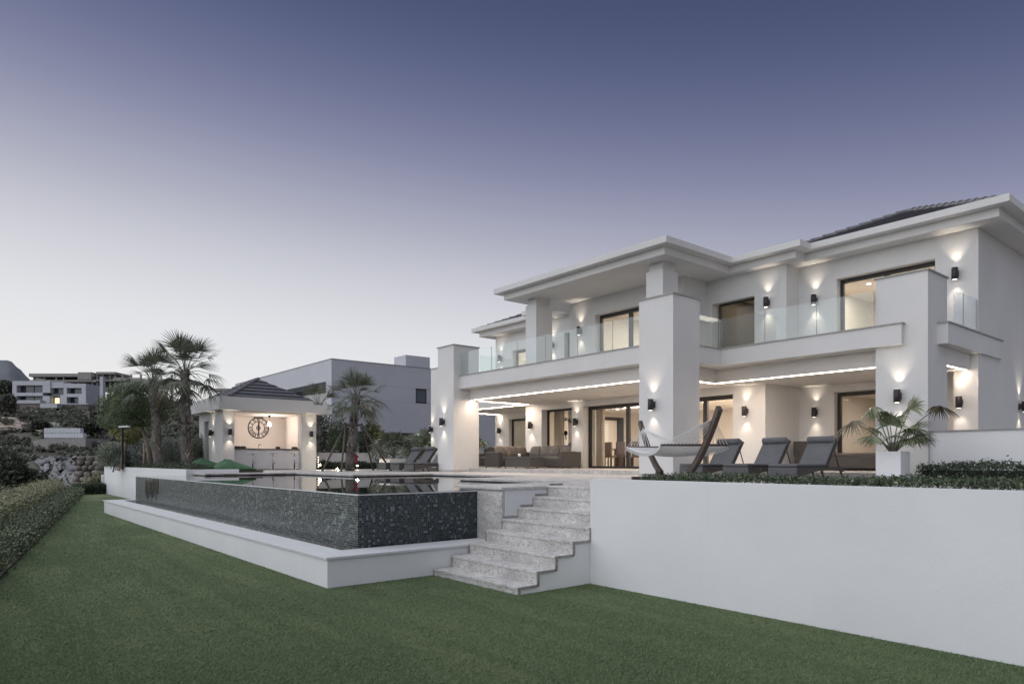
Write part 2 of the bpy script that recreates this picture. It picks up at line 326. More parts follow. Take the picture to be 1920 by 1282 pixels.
# ================================================================== SITE
def lawn_mat():
    m, n, l, b = newmat('turf'); v = pos(n, l)
    f = noise(n, l, v, 55, 4, .7); g = noise(n, l, v, .5, 4, .6); st = noise(n, l, pos(n, l, (.35, 3.2, 1), (0, 0, R(9))), .8, 3, .5)
    c = rampn(n, l, f, [(.3, (.066, .106, .048)), (.52, (.130, .180, .092)), (.75, (.205, .255, .138))])
    c = mixc(n, l, rampn(n, l, g, [(.35, 0.0), (.68, .6)]), c, (.25, .275, .15))
    c = mixc(n, l, rampn(n, l, st, [(.42, 0.0), (.58, .5)]), c, (.085, .125, .060))
    l.new(c, b.inputs['Base Color']); b.inputs['Roughness'].default_value = .9; b.inputs['Specular IOR Level'].default_value = .15
    bump(n, l, b, noise(n, l, v, 130, 3, .7), 1.0, .02)
lawn_mat()
def hedge_line(x): return .54 - .165 * (x + 12)
mb = MB(); mb.add([(7, hedge_line(7), 0), (7, 6.8, 0), (-39.2, 6.8, 0), (-38.9, hedge_line(-38.9), 0)], [(0, 1, 2, 3)])
struct(mb.build('lawn', 'turf'))
def blades():
    n = 620000
    D = 4.2 + 24 * RNG.random(n) ** 2.1; off = (RNG.random(n) * 2 - 1) * .80
    P = EYE[:2] + FWD[:2] * D[:, None] + RGT[:2] * (off * D)[:, None]
    ok = (P[:, 1] > hedge_line(P[:, 0]) + .02) & (P[:, 1] < 6.63) & (P[:, 0] > -38) & (P[:, 0] < 6.5)
    ok &= ~((P[:, 0] < -8.33) & (P[:, 1] > 3.76) & (P[:, 0] > -24.9)); ok &= ~((P[:, 0] < -6.42) & (P[:, 1] > 5.38))
    P = P[ok]; D = D[ok]; n = len(P)
    h = (.008 + .014 * RNG.random(n)) ; wd = (.0016 + .0016 * RNG.random(n)) * (1 + D / 9); a = RNG.random(n) * 2 * PI; ln = RNG.normal(0, .012, (n, 2)) + np.array([.004, .006])
    V = np.zeros((n, 3, 3)); dx = np.cos(a) * wd; dy = np.sin(a) * wd
    V[:, 0, 0] = P[:, 0] - dx; V[:, 0, 1] = P[:, 1] - dy; V[:, 1, 0] = P[:, 0] + dx; V[:, 1, 1] = P[:, 1] + dy
    V[:, 2, :2] = P + ln; V[:, 2, 2] = h
    o = obj('grass_blades', rawmesh('grass_blades', V.reshape(-1, 3), F3=np.arange(n * 3).reshape(-1, 3)), 'grass_blade')
    stuff(tag(o, 'short green turf blades covering the lawn in front of the pool', 'grass'))
leafmat('grass_blade', (.098, .150, .070), (.225, .290, .150), .7, .3)
blades()

# ---- retaining wall on the right
t = thing('retaining_wall', 'smooth white retaining wall with hedge on top, right of the stone steps', 'wall', (0, 6.8, 0))
MB().box(-6.428, 9, 6.652, 6.82, -.2, 1.405).build('wall_face', 'garden_wall', t)
MB().box(-6.428, -6.20, 6.82, 7.60, -.2, 1.238).build('wall_return', 'garden_wall', t)
MB().box(-6.20, 9, 6.82, 7.75, 1.0, 1.36).build('planting_soil', 'soil', t)

# ---- stairs
NS = 8; TRD = .3135; RIS = .1635; XS0, XS1 = -8.305, -6.428
t = thing('garden_staircase', 'pitted travertine garden steps climbing between the pool basin and the white wall', 'stairs', (-7.37, 6.0, 0))
for k in range(NS):
    y0 = 5.385 + TRD * k; z1 = .097 + RIS * k; z0 = z1 - RIS if k else -.1; back = y0 + TRD + .03 if k < NS - 1 else 7.72
    s = MB(); s.box(XS0, XS1, y0 - .012, back, z1 - .032, z1); s.box(XS0, XS1, y0, y0 + .035, z0 - .03, z1 - .0325)
    o = s.build('step', 'travertine', t, bevel=.004)
    for xs in (XS1, XS0 - .013):
        zz0 = max(z0, -.05); pr = [(y0 - .010, zz0), (y0 + .030, zz0), (y0 + .030, z1 - .034), (y0 + TRD - .012, z1 - .034), (y0 + TRD - .012, z1 - .002), (y0 - .010, z1 - .002)]
        s = MB(); s.extr([(xs + .0005, a, b_) for a, b_ in pr], (.012, 0, 0))
        if k < 5: s.build('edge_trim', 'edge_stone', t)

pr = [(5.425, -.1)]
for k in range(NS): y0 = 5.385 + TRD * k; z1 = .097 + RIS * k - .034; pr += [(y0 + .037, pr[-1][1]), (y0 + .037, z1)]
pr = pr[1:] + [(7.70, pr[-1][1]), (7.70, -.1)]
MB().extr([(XS0 + .004, a, b_) for a, b_ in pr], (XS1 - XS0 - .008, 0, 0)).build('stair_core', 'garden_wall', t)
# ---- stone block at the head of the pool wall
t = thing('stone_pier', 'square travertine and white pier between the pool wall and the steps', 'pier', (-8.64, 7.1, .39))
MB().box(-8.965, -8.32, 6.64, 6.70, .36, 1.165).build('stone_face', 'travertine', t, bevel=.004)
MB().box(-9.55, -8.309, 6.702, 7.60, .36, 1.193).build('pier_core', 'garden_wall', t)
s = MB()
for k in range(4, 8):
    y0 = 5.385 + TRD * k; z1 = .097 + RIS * k
    s.box(-8.308, -8.296, y0 + .05 if k > 4 else 6.66, y0 + TRD + .03, z1 + .001, z1 + .034); s.box(-8.308, -8.296, y0 + TRD, y0 + TRD + .034, z1 + .035, z1 + RIS) if k < 7 else None
s.build('skirting', 'edge_stone', t)
MB().box(-9.58, -8.28, 6.61, 7.60, 1.196, 1.238).build('cap', 'travertine', t, bevel=.005)

# ---- pool
t = thing('infinity_pool', 'raised infinity pool with dark green mosaic walls and still mirror water', 'pool', (-16, 6, 0))
s = MB(); s.box(-24.2, -8.972, 4.52, 4.80, .15, 1.163); s.build('front_wall', 'mosaic_front', t)
s = MB(); s.box(-9.25, -8.966, 4.523, 6.64, .15, 1.162); s.build('side_wall', 'mosaic_side', t)
s = MB(); s.box(-24.2, -8.96, 4.514, 4.56, 1.150, 1.1675); s.box(-9.0, -8.958, 4.5605, 6.64, 1.150, 1.1675); s.build('sky_glint_rim', 'cap_stone', t)  # thin pale strip: bright sky reflection on the pool edge put into the colour
MB().box(-24.3, -8.97, 4.81, 12.0, .05, .12).build('pool_floor', 'pool_liner', t)
s = MB(); PW = [(-24.2, 4.52), (-8.966, 4.52), (-8.966, 6.64), (-9.6, 6.64), (-9.6, 9.5), (-13.3, 9.5), (-13.3, 12.05), (-18.6, 12.05), (-18.6, 9.3), (-22.95, 9.3), (-22.95, 6.1), (-24.2, 6.0)]
s.add([(x, y, 1.170) for x, y in PW], [tuple(range(len(PW)))]); s.build('water', 'water', t)
s = MB()
for k in range(17): x = -22.8 + k * .1 + random.uniform(-.02, .02); s.box(x, x + random.uniform(.05, .11), 4.512, 4.519, .45 + random.random() * .35, 1.0 + random.random() * .16)
simple('wet_stain', (.036, .033, .029), .25, .9, 14); s.build('wet_streak', 'wet_stain', t)
t = thing('overflow_basin', 'low white overflow basin with pale stone cap around the pool foot', 'basin', (-16, 4, 0))
s = MB(); s.box(-24.95, -8.345, 3.77, 4.20, -.1, .366); s.box(-8.87, -8.345, 4.20, 6.62, -.1, .366); s.box(-24.95, -24.5, 4.2, 5.98, -.1, .366); s.build('basin_wall', 'garden_wall', t)
s = MB(); s.box(-24.98, -8.315, 3.74, 4.222, .369, .402); s.build('cap', 'cap_stone', t, bevel=.004)
MB().box(-8.894, -8.315, 4.2225, 6.62, .369, .402).build('cap', 'cap_stone', t, bevel=.004); MB().box(-24.98, -24.5, 4.2225, 5.98, .369, .402).build('cap', 'cap_stone', t, bevel=.004)
MB().box(-24.5, -8.9, 4.20, 4.519, .05, .33).build('basin_water', 'water', t)
# ---- deck and terrace
dk = [(-46, -24.2, 7.7, 9.15), (-24.2, -22.8, 6.2, 9.15), (-46, -18.5, 9.15, 17), (-18.5, -13.4, 11.9, 17), (-13.4, -9.6, 9.35, 17), (-9.6, -6.2, 7.605, 17), (-6.2, 9, 7.75, 17)]
s = MB()
for a in dk: s.box(*a, 1.195, 1.24)
struct(s.build('pool_deck', 'deck_stone'))
s = MB()
for x0, x1, y0, y1 in dk: s.box(x0 + .02, x1 - .06 if x1 > -23 and x1 < -18 else x1 - .02, y0 + .06, y1 - .02, .1, 1.194)
struct(s.build('deck_base', 'pool_liner'))
s = MB(); s.box(-27.5, -12.4, 15.0, 24, 1.241, 1.372); s.box(-12.4, -6.2, 16.4, 24, 1.241, 1.371); s.box(-6.2, 9, 17.0, 24, 1.1, 1.37)
struct(s.build('terrace_floor', 'deck_stone'))
struct(MB().box(-46, -27.5, 17.0, 34, .2, 1.22).build('garden_ground', 'soil'))
# ---- left planter wall
t = thing('planter_wall', 'long white planter wall beyond the pool, low planting on top', 'wall', (-32, 6, 0))
s = MB(); s.box(-39.7, -24.2, 6.0, 6.2, -.3, 1.362); s.build('wall_face', 'garden_wall', t)
MB().box(-24.4, -24.2, 6.2, 7.7, .9, 1.361).build('wall_return', 'garden_wall', t); MB().box(-39.69, -24.4, 6.2, 8.6, .2, 1.31).build('planting_soil', 'soil', t)
MB().box(-39.9, -39.7, 5.9, 8.6, -.3, .95).build('wall_return', 'garden_wall', t)
# ================================================================== VILLA
V = thing('villa', 'large white two-storey villa with glass balconies and square pillars', 'house', (-15.4, 19, 1.24))
def offset_poly(P, d):
    n = len(P); out = []
    for i in range(n):
        a, b, c = Vector(P[i - 1]), Vector(P[i]), Vector(P[(i + 1) % n])
        e1 = (b - a).normalized(); e2 = (c - b).normalized(); n1 = Vector((-e1.y, e1.x)); n2 = Vector((-e2.y, e2.x))
        k = n1 + n2; k = k / (k.length_squared) * 2 if k.length > 1e-6 else n1
        out.append(tuple(b + k * d))
    return out
def wall_y(x0, x1, y, th, z0, z1, ops=(), mat='stucco', name='wall', parent=None):
    s = MB(); xs = x0
    for a, b, za, zb in sorted(ops):
        if a > xs: s.box(xs, a, y, y + th, z0, z1)
        if za > z0: s.box(a, b, y, y + th, z0, za)
        if zb < z1: s.box(a, b, y, y + th, zb, z1)
        xs = b
    if xs < x1: s.box(xs, x1, y, y + th, z0, z1)
    return s.build(name, mat, parent or V)
def wall_x(x, th, y0, y1, z0, z1, mat='stucco', name='wall', parent=None): return MB().box(x, x + th, y0, y1, z0, z1).build(name, mat, parent or V)
def glazing(x0, x1, y, z0, z1, splits=(), fw=.07, head=.09, name='window', parent=None, dep_=.09):
    s = MB(); s.box(x0, x0 + fw, y, y + dep_, z0, z1); s.box(x1 - fw, x1, y, y + dep_, z0, z1); s.box(x0 + fw, x1 - fw, y, y + dep_, z1 - head, z1); s.box(x0 + fw, x1 - fw, y, y + dep_, z0, z0 + fw * .8)
    for q in splits: s.box(q - fw * .75, q + fw * .75, y - .012, y + dep_ - .01, z0 + fw * .8, z1 - head)
    fr = s.build(name, 'frame_dark', parent or V)
    e = [x0 + fw] + list(splits) + [x1 - fw]
    for a, b in zip(e[:-1], e[1:]):
        g = MB(); g.add([(a, y + .045, z0 + .05), (b, y + .045, z0 + .05), (b, y + .045, z1 - head), (a, y + .045, z1 - head)], [(0, 1, 2, 3)])
        if parent is None: g.build('pane', 'pane_glass', fr)
    return fr
ZF = 1.372; ZC = 3.92
X = lambda px, y: float(ony(px, 800, y)[0])
# ---- ground floor walls
wall_y(-21.54, -10.74, 18.45, .40, ZF, ZC, [(-20.55, -18.81, ZF, 3.70), (-18.2, -11.81, ZF, 3.70)])
wall_x(-21.54, .3, 18.85, 20.9, ZF, ZC); wall_x(-11.04, .3, 18.85, 20.44, ZF, ZC)
wall_y(-26.7, -21.24, 20.9, .35, ZF, ZC, [(-25.67, -22.7, ZF, 3.66)])
wall_y(-11.04, -6.26, 20.44, .35, ZF, ZC, [(-9.66, -7.3, ZF, 3.69)])
MB().box(-6.26, -5.722, 19.66, 21.0, 1.1, 4.31).build('wall', 'stucco', V)
MB().box(-6.02, -5.72, 21.0, 32.0, 1.1, 4.31).build('wall', 'stucco', V)
wall_x(-26.7, .3, 21.25, 32, ZF, ZC); wall_y(-26.7, -6.02, 32.0, .3, 1.2, 7.43)
# ---- upper floor walls
ZU0, ZU1 = 4.31, 7.44
xa, xb = X(1116, 17.7), X(1262, 17.7)
wall_y(-18.16, -13.1, 17.70, .35, ZU0, ZU1, [(xa, -13.9, 4.7, 6.83)])
wall_x(-18.16, .3, 18.05, 18.93, ZU0, ZU1); wall_x(-13.4, .3, 18.05, 18.93, ZU0, ZU1)
wa, wb = X(1335, 18.93), X(1414.6, 18.93)
wall_y(-13.4, -10.35, 18.93, .35, ZU0, ZU1, [(wa, wb, 4.7, 6.68)])
wall_x(-10.65, .3, 19.28, 19.66, ZU0, ZU1)
wall_y(-10.65, -5.72, 19.66, .35, ZU0, ZU1, [(-9.22, -6.68, 4.7, 6.87)])
wall_x(-6.02, .3, 20.01, 32, 4.31, ZU1)
la, lb = X(1058, 18.93), X(1082, 18.93)
wall_y(-20.6, -17.86, 18.93, .35, ZU0, ZU1, [(la, lb, 4.7, 6.75)])
l0, l1 = X(961, 19.66), X(1000, 19.66)
wall_y(-25.1, -20.6, 19.66, .35, ZU0, ZU1, [(l0, l1, 4.7, 6.62)]); wall_x(-20.9, .3, 19.28, 19.66, ZU0, ZU1); wall_x(-25.1, .3, 20.01, 32, ZU0, ZU1)
# ---- pillars with capping
def pillar(x0, x1, y0, y1, z0, z1, plinth=True):
    p = MB().box(x0, x1, y0, y1, z0, z1).build('pillar', 'stucco', V)
    MB().box(x0 - .035, x1 + .035, y0 - .035, y1 + .035, z1 + .001, z1 + .032).build('capping', 'coping', p)
    if plinth: MB().box(x0 - .012, x1 + .012, y0 - .012, y1 + .012, z0, z0 + .07).build('plinth', 'deck_stone', p)
pillar(-21.81, -20.755, 14.295, 15.45, 1.24, 5.91); pillar(-12.0, -10.883, 14.295, 15.43, 1.24, 5.93); pillar(-6.99, -5.874, 16.861, 18.035, 1.24, 5.91, False)
q = dep(808, 690, 32.2); pillar(q[0], q[0] + 1.05, q[1], q[1] + 1.1, 1.24, 5.95)
for x0, x1, y0, y1 in ((-13.06, -12.45, 15.88, 16.58), (-18.64, -18.07, 15.97, 16.74)):
    p = MB().box(x0, x1, y0, y1, 4.7, 7.2).build('pillar', 'stucco', V); MB().box(x0 + .06, x1 - .06, y0 + .06, y1 - .06, 7.2, 7.43).build('pillar_neck', 'stucco', p)
# ---- balcony slab, coping, lower beam
BP = [(-20.757, 14.55), (-11.1, 14.55), (-11.1, 16.72), (-6.37, 16.72), (-6.37, 17.40), (-5.65, 17.40), (-5.65, 21.3), (-10.6, 21.3), (-20.757, 19.6)]
s = MB(); s.prism([(-20.757, 14.55), (-11.1, 14.55), (-11.1, 16.72), (-6.37, 16.72), (-6.37, 17.40), (-6.37, 19.655), (-13.42, 19.655), (-13.42, 17.695), (-18.14, 17.695), (-18.14, 18.92), (-20.757, 18.92)], 4.31, 4.772); s.build('balcony_slab', 'stucco', V)
s = MB(); s.box(-6.369, -5.65, 17.40, 19.655, 4.308, 4.772); s.box(-5.718, -5.65, 19.6555, 21.3, 4.308, 4.772); s.build('balcony_slab', 'stucco', V)
cp = MB(); cp.box(-20.754, -11.07, 14.52, 14.78, 4.774, 4.803); cp.box(-11.33, -11.07, 14.7805, 16.69, 4.774, 4.803); cp.box(-11.33, -6.34, 16.6905, 16.93, 4.774, 4.803); cp.box(-6.6, -6.34, 16.9305, 17.38, 4.774, 4.803)
cp.box(-5.86, -5.62, 17.37, 19.654, 4.774, 4.803); cp.box(-5.715, -5.62, 19.6545, 21.33, 4.774, 4.803); cp.build('coping', 'coping', V)
CP = [(-27.0, 20.89), (-27.0, 19.4), (-24.6, 19.4), (-24.6, 17.9), (-20.757, 17.9), (-20.757, 15.02), (-11.62, 15.02), (-11.62, 17.28), (-5.9, 17.28), (-5.9, 19.655), (-6.265, 19.655), (-6.265, 20.435), (-10.735, 20.435), (-10.735, 18.445), (-21.545, 18.445), (-21.545, 20.89)]
s = MB(); s.prism(CP, ZC - .001, 4.307); s.build('terrace_ceiling', 'ceiling', V)
MB().box(-26.7, -20.76, 18.93, 32, ZC + .05, 4.309).build('terrace_roof_slab', 'stucco', V)
def led(name, pts):
    s = MB()
    for (ax, ay), (bx, by) in zip(pts[:-1], pts[1:]):
        if abs(ax - bx) < 1e-6: s.box(ax - .007, ax + .007, min(ay, by), max(ay, by), ZC - .014, ZC - .003)
        else: s.box(min(ax, bx) + .008, max(ax, bx) - .008, ay - .007, ay + .007, ZC - .014, ZC - .003)
    o = s.build(name, 'led', V)
    for (ax, ay), (bx, by) in zip(pts[:-1], pts[1:]):
        ln = math.hypot(bx - ax, by - ay); la_ = bpy.data.lights.new('led_light', 'AREA'); la_.shape = 'RECTANGLE'; la_.size = ln; la_.size_y = .03; la_.energy = (6.0 if ln > 3 and ax < -6 else 2.5) * ln; la_.color = (1.0, .82, .66)
        lo = bpy.data.objects.new('led_light', la_); COL.objects.link(lo); lo.parent = o; lo.location = Vector(((ax + bx) / 2, (ay + by) / 2, ZC - .017)) - Vector(WL[V.name]); lo.rotation_euler = (0, 0, math.atan2(by - ay, bx - ax))
led('led_strip', [(-20.80, 15.10), (-11.72, 15.10), (-11.72, 17.36), (-5.98, 17.36), (-5.98, 19.6)])
led('led_strip', [(-20.83, 15.14), (-20.83, 17.98), (-24.5, 17.98)]); led('led_strip', [(-26.35, 19.45), (-26.35, 20.85)])
# ---- roof
EP = [(-25.95, 18.88), (-21.62, 18.88), (-21.62, 18.3), (-19.47, 18.3), (-19.47, 15.15), (-11.76, 15.15), (-11.76, 18.3), (-9.6, 18.3), (-9.6, 18.88), (-4.875, 18.88), (-4.875, 33), (-25.95, 33)]
RF = MB().prism(EP, 7.655, 7.83).build('eaves', 'stucco', V)
MB().prism(offset_poly(EP, .27), 7.432, 7.654).build('soffit_band', 'stucco', V)
def slab(s, a, b, c, d, th):  # a,b lower edge ; c,d upper edge
    A = [Vector(p) for p in (a, b, c, d)]; n_ = (A[1] - A[0]).cross(A[3] - A[0]).normalized()
    if n_.z < 0: n_ = -n_
    lo = [A[0] + n_ * th, A[1] + n_ * th, A[2] + n_ * .004, A[3] + n_ * .004]
    s.add([*A, *lo], [(0, 3, 2, 1), (4, 5, 6, 7), (0, 1, 5, 4), (1, 2, 6, 5), (2, 3, 7, 6), (3, 0, 4, 7)])
def hip_roof(x0, x1, y0, y1, z0, tan, course, parent, ridge_r=.09, front_only=False, ridge_names=True):
    hw = min(x1 - x0, y1 - y0) / 2; n = max(3, int(hw / course))
    if x1 - x0 <= y1 - y0: ri = [((x0 + x1) / 2, y0 + hw), ((x0 + x1) / 2, y1 - hw)]
    else: ri = [(x0 + hw, (y0 + y1) / 2), (x1 - hw, (y0 + y1) / 2)]
    rp = MB(); rp.add([(x0, y0, z0), (x1, y0, z0), (x1, y1, z0), (x0, y1, z0), (ri[0][0], ri[0][1], z0 + hw * tan), (ri[1][0], ri[1][1], z0 + hw * tan)],
        [(0, 1, 4), (1, 2, 5, 4), (2, 3, 5), (3, 0, 4, 5), (3, 2, 1, 0)] if x1 - x0 <= y1 - y0 else [(0, 1, 5, 4), (1, 2, 5), (2, 3, 4, 5), (3, 0, 4), (3, 2, 1, 0)])
    rp = rp.build('roof', 'tile_slate', parent)
    for i in range(n):
        a = hw * i / n; b = hw * (i + 1) / n + .02; b = min(b, hw)
        za, zb = z0 + a * tan + .003, z0 + b * tan + .003; th = .045; ov = .03
        s = MB()
        slab(s, (x0 + a - 0, y0 + a - ov, za - ov * tan), (x1 - a, y0 + a - ov, za - ov * tan), (x1 - b, y0 + b, zb), (x0 + b, y0 + b, zb), th)
        slab(s, (x1 - a + ov, y0 + a, za - ov * tan), (x1 - a + ov, y1 - a, za - ov * tan), (x1 - b, y1 - b, zb), (x1 - b, y0 + b, zb), th)
        slab(s, (x0 + a - ov, y1 - a, za - ov * tan), (x0 + a - ov, y0 + a, za - ov * tan), (x0 + b, y0 + b, zb), (x0 + b, y1 - b, zb), th)
        slab(s, (x1 - a, y1 - a + ov, za - ov * tan), (x0 + a, y1 - a + ov, za - ov * tan), (x0 + b, y1 - b, zb), (x1 - b, y1 - b, zb), th)
        s.build('tile_course', 'tile_slate', rp)
    for (cx, cy), (rx, ry) in (((x0, y0), ri[0]), ((x1, y0), ri[0] if x1 - x0 <= y1 - y0 else ri[1])):
        d = Vector((rx - cx, ry - cy, hw * tan)); ln = d.length; k = int(ln / .36); d.normalize()
        for j in range(k):
            p = Vector((cx, cy, z0)) + d * (ln * j / k); e = Vector((cx, cy, z0)) + d * (ln * (j + 1) / k + .06)
            MB().tube([p + Vector((0, 0, .035)), e + Vector((0, 0, .015))], [ridge_r, ridge_r * .78], 10).build('ridge_tile', 'ridge_tile', rp)
    return rp
hip_roof(-11.2, -5.25, 19.15, 32.6, 7.83, .42, .36, V); hip_roof(-18.7, -12.5, 15.9, 32.4, 7.83, .42, .36, V); hip_roof(-25.7, -19.8, 19.2, 32.6, 7.83, .42, .36, V)
# ---- glass balustrades
def rail(name_, pts):
    for (x0, y0), (x1, y1) in pts:
        d = Vector((x1 - x0, y1 - y0)); n_ = Vector((-d.y, d.x)).normalized() * .007
        s = MB(); g = d.normalized() * .008; a = Vector((x0, y0)) + g; b = Vector((x1, y1)) - g
        s.prism([tuple(a - n_), tuple(b - n_), tuple(b + n_), tuple(a + n_)], 4.80, 5.645)
        pn = s.build('glass_panel', 'rail_glass', V); s = MB(); e_ = Vector((x1, y1)); g2 = d.normalized() * .005; s.prism([tuple(e_ - g2 - n_), tuple(e_ + g2 - n_), tuple(e_ + g2 + n_), tuple(e_ - g2 + n_)], 4.80, 5.645); s.build('panel_edge', 'coping', pn)
xs = [-20.74] + [X(p, 14.63) for p in (921.7, 969.7, 1023, 1082.5, 1148.7)] + [-12.01]
rail('', [((a, 14.63), (b, 14.63)) for a, b in zip(xs[:-1], xs[1:])])
rail('', [((-11.18, 15.45), (-11.18, 16.8))])
xs = [-11.18] + [X(p, 16.8) for p in (1434, 1530.9)] + [-7.0]
rail('', [((a, 16.8), (b, 16.8)) for a, b in zip(xs[:-1], xs[1:])]); rail('', [((-5.75, 18.05), (-5.75, 18.72)), ((-5.75, 18.72), (-5.75, 19.65))])
rail('', [((-20.76, 14.63 + .85), (-20.76, 17.2)), ((-20.76, 17.2), (-20.76, 18.9))])
# ---- glazing
glazing(-20.55, -18.81, 18.76, ZF, 3.70, (), .05, .07); glazing(-18.2, -11.81, 18.74, ZF, 3.70, (-16.25, -14.4, -13.0), .10, .13, 'sliding_door')
glazing(-25.67, -22.7, 21.1, ZF, 3.66, (-24.2,), .07, .09); glazing(-9.66, -7.3, 20.66, ZF, 3.69, (-8.15,), .10, .11, 'sliding_door')
glazing(xa, -13.9, 17.95, 4.7, 6.83, (X(1182, 17.95),), .09, .12, 'sliding_door'); glazing(wa + .12, wb, 19.15, 4.7, 6.68, (), .05, .06)
glazing(-9.22, -6.68, 19.9, 4.7, 6.87, (X(1663, 19.9),), .09, .11, 'sliding_door'); glazing(la, lb, 19.15, 4.7, 6.75); glazing(l0, l1, 19.88, 4.7, 6.62, (), .06)
# ---- interiors (rooms behind the glass)
def room(x0, x1, y0, y1, z0, z1, wm_='cream_wall', power=60, lights=1, back=True):
    s = MB(); s.box(x0, x1, y1, y1 + .1, z0, z1); s.box(x0 - .1, x0, y0, y1, z0, z1); s.box(x1, x1 + .1, y0, y1, z0, z1); s.build('room_wall', wm_, V)
    MB().box(x0, x1, y0, y1, z1, z1 + .08).build('room_ceiling', 'cream_wall', V); MB().box(x0, x1, y0, y1, z0 - .05, z0 + .004).build('room_floor', 'room_floor', V)
    for i in range(lights):
        cx = x0 + (x1 - x0) * (i + .5) / lights; cy = y0 + (y1 - y0) * .45
        s = MB(); s.lathe([(.055, 0), (.055, -.01), (.0, -.011)], 12, (cx, cy, z1 - .001)); d = s.build('downlight', 'downlight', V)
        la_ = bpy.data.lights.new('room_light', 'AREA'); la_.shape = 'RECTANGLE'; la_.size = min(2.0, (x1 - x0) / lights * .7); la_.size_y = min(2.2, (y1 - y0) * .5); la_.energy = power / lights; la_.color = (1.0, .88, .75) if z0 > 4 else (1.0, .88, .75)
        lo = bpy.data.objects.new('room_light', la_); COL.objects.link(lo); lo.location = (cx, cy, z1 - .05); 
room(-21.2, -11.1, 18.86, 25.5, ZF, 3.84, 'warm_wall', 105, 3); room(-26.3, -21.6, 21.3, 26, ZF, 3.84, 'cream_wall', 28); room(-10.6, -6.1, 20.85, 26, ZF, 3.84, 'warm_wall', 26)
room(-17.8, -13.45, 18.1, 23, 4.7, 7.2, 'cream_wall', 48); room(-13.3, -10.75, 19.35, 24, 4.7, 7.2, 'brown_wall', 12); room(-10.55, -6.1, 20.05, 25, 4.7, 7.2, 'cream_wall', 60, 2)
room(-24.7, -21.0, 20.05, 24, 4.7, 7.2, 'cream_wall', 40); room(-20.5, -18.3, 19.3, 23, 4.7, 7.2, 'cream_wall', 15)
s = MB()
for x, y in ((-8.6, 20.9), (-8.0, 21.3), (-7.4, 21.0), (-8.2, 22.4), (-7.0, 22.6), (-15.8, 19.2), (-14.9, 19.4), (-15.3, 20.6)): s.lathe([(.05, 0), (.05, -.012), (0, -.013)], 12, (x, y, 7.199))
s.build('downlight', 'downlight', V)
s = MB(); s.box(-13.1, -11.4, 19.6, 24, 3.74, 3.80); s.box(-18.0, -15.0, 20.5, 20.6, 3.72, 3.76); s.build('ceiling_cove', 'cove', V)
# ================================================================== LOW WALL, LAMPS, FURNITURE
t = thing('parapet_wall', 'low white parapet wall with thin grey coping right of the corner pillar', 'wall', (0, 17, 1.37))
MB().box(-5.868, 9, 16.95, 17.2, 1.2, 2.29).build('wall_face', 'garden_wall', t); MB().box(-5.868, 9, 16.92, 17.23, 2.291, 2.322).build('coping', 'slate_coping', t)

def wall_lamp(p, nrm, label, power=10, s=1.3, cone=76):
    """up-and-down wall light: p on the wall, nrm = outward normal"""
    nrm = Vector(nrm); rz = math.atan2(nrm.y, nrm.x); t = thing('wall_lamp', label, 'wall lamp', tuple(p), rz, 'up and down wall lamps')
    b = MB(); b.lathe([(.050 * s, -.115 * s), (.056 * s, -.112 * s), (.056 * s, .112 * s), (.050 * s, .115 * s)], 16, (.105 * s, 0, 0)); b.build('body', 'dark_metal', t, True, local=True)
    MB().box(0, .062 * s, -.04 * s, .04 * s, -.06 * s, .06 * s).build('bracket', 'dark_metal', t, local=True)
    for sg in (-1, 1):
        MB().lathe([(.040 * s, sg * .1151 * s - .001), (.040 * s, sg * .1151 * s + .002)], 14, (.105 * s, 0, 0)).build('lens', 'lamp_lens', t, local=True)
        li = bpy.data.lights.new('lamp_light', 'SPOT'); li.energy = power * random.uniform(.82, 1.18); li.spot_size = R(cone); li.spot_blend = 1.0; li.shadow_soft_size = .03; li.color = (1.0, .86, .70)
        lo = bpy.data.objects.new('lamp_light', li); COL.objects.link(lo); lo.parent = t; lo.location = (.105 * s, 0, sg * .125 * s)
        lo.rotation_euler = (0, R(5) if sg < 0 else R(180 - 5), 0)
    return t
FR = (0, -1, 0)
LAMPS = [((-21.38, 14.293, 3.10), FR, 'wall lamp on the leftmost tall pillar beside the loungers'), ((-11.50, 14.293, 3.12), FR, 'wall lamp on the middle pillar above the hammock'),
 ((-6.466, 16.859, 3.13), FR, 'wall lamp on the right pillar behind the potted fan palm'), ((-21.14, 18.448, 3.10), FR, 'wall lamp between the two narrow windows behind the sofa'),
 ((-18.52, 18.448, 3.12), FR, 'wall lamp left of the large sliding door, right of the inner clock'), ((-11.343, 18.448, 3.13), FR, 'wall lamp on the terrace pier right of the hammock arm'),
 ((-10.21, 20.438, 3.13), FR, 'wall lamp in the recess left of the right-hand terrace door'), ((-26.31, 20.898, 3.12), FR, 'wall lamp on the farthest left pier of the covered terrace'),
 ((-6.1, 19.658, 3.12), FR, 'wall lamp behind the drooping palm frond right of the corner pillar'), ((-5.718, 23.0, 3.16), (1, 0, 0), 'wall lamp on the shaded side wall at the right edge'),
 ((-10.92, 18.928, 6.38), FR, 'upper wall lamp right of the dark bedroom window'), ((-9.83, 19.658, 6.36), FR, 'upper wall lamp left of the large balcony door'),
 ((-6.19, 19.658, 6.36), FR, 'upper wall lamp at the right corner under the eaves'), ((-17.56, 17.698, 6.35), FR, 'upper wall lamp left of the middle balcony door'),
 ((float(ony(1037.7, 646.4, 18.93)[0]), 18.928, 6.34), FR, 'upper wall lamp seen through glass right of the slim upper pillar'), ((float(ony(940.1, 671.7, 19.66)[0]), 19.658, 6.36), FR, 'upper wall lamp at the far left end of the balcony')]
for p, n_, lab in LAMPS: wall_lamp(p, n_, lab)
q2 = dep(816, 805, 32.2); wall_lamp((q2[0], q2[1] - .16, 3.12), FR, 'wall lamp half hidden left of the leftmost tall pillar')

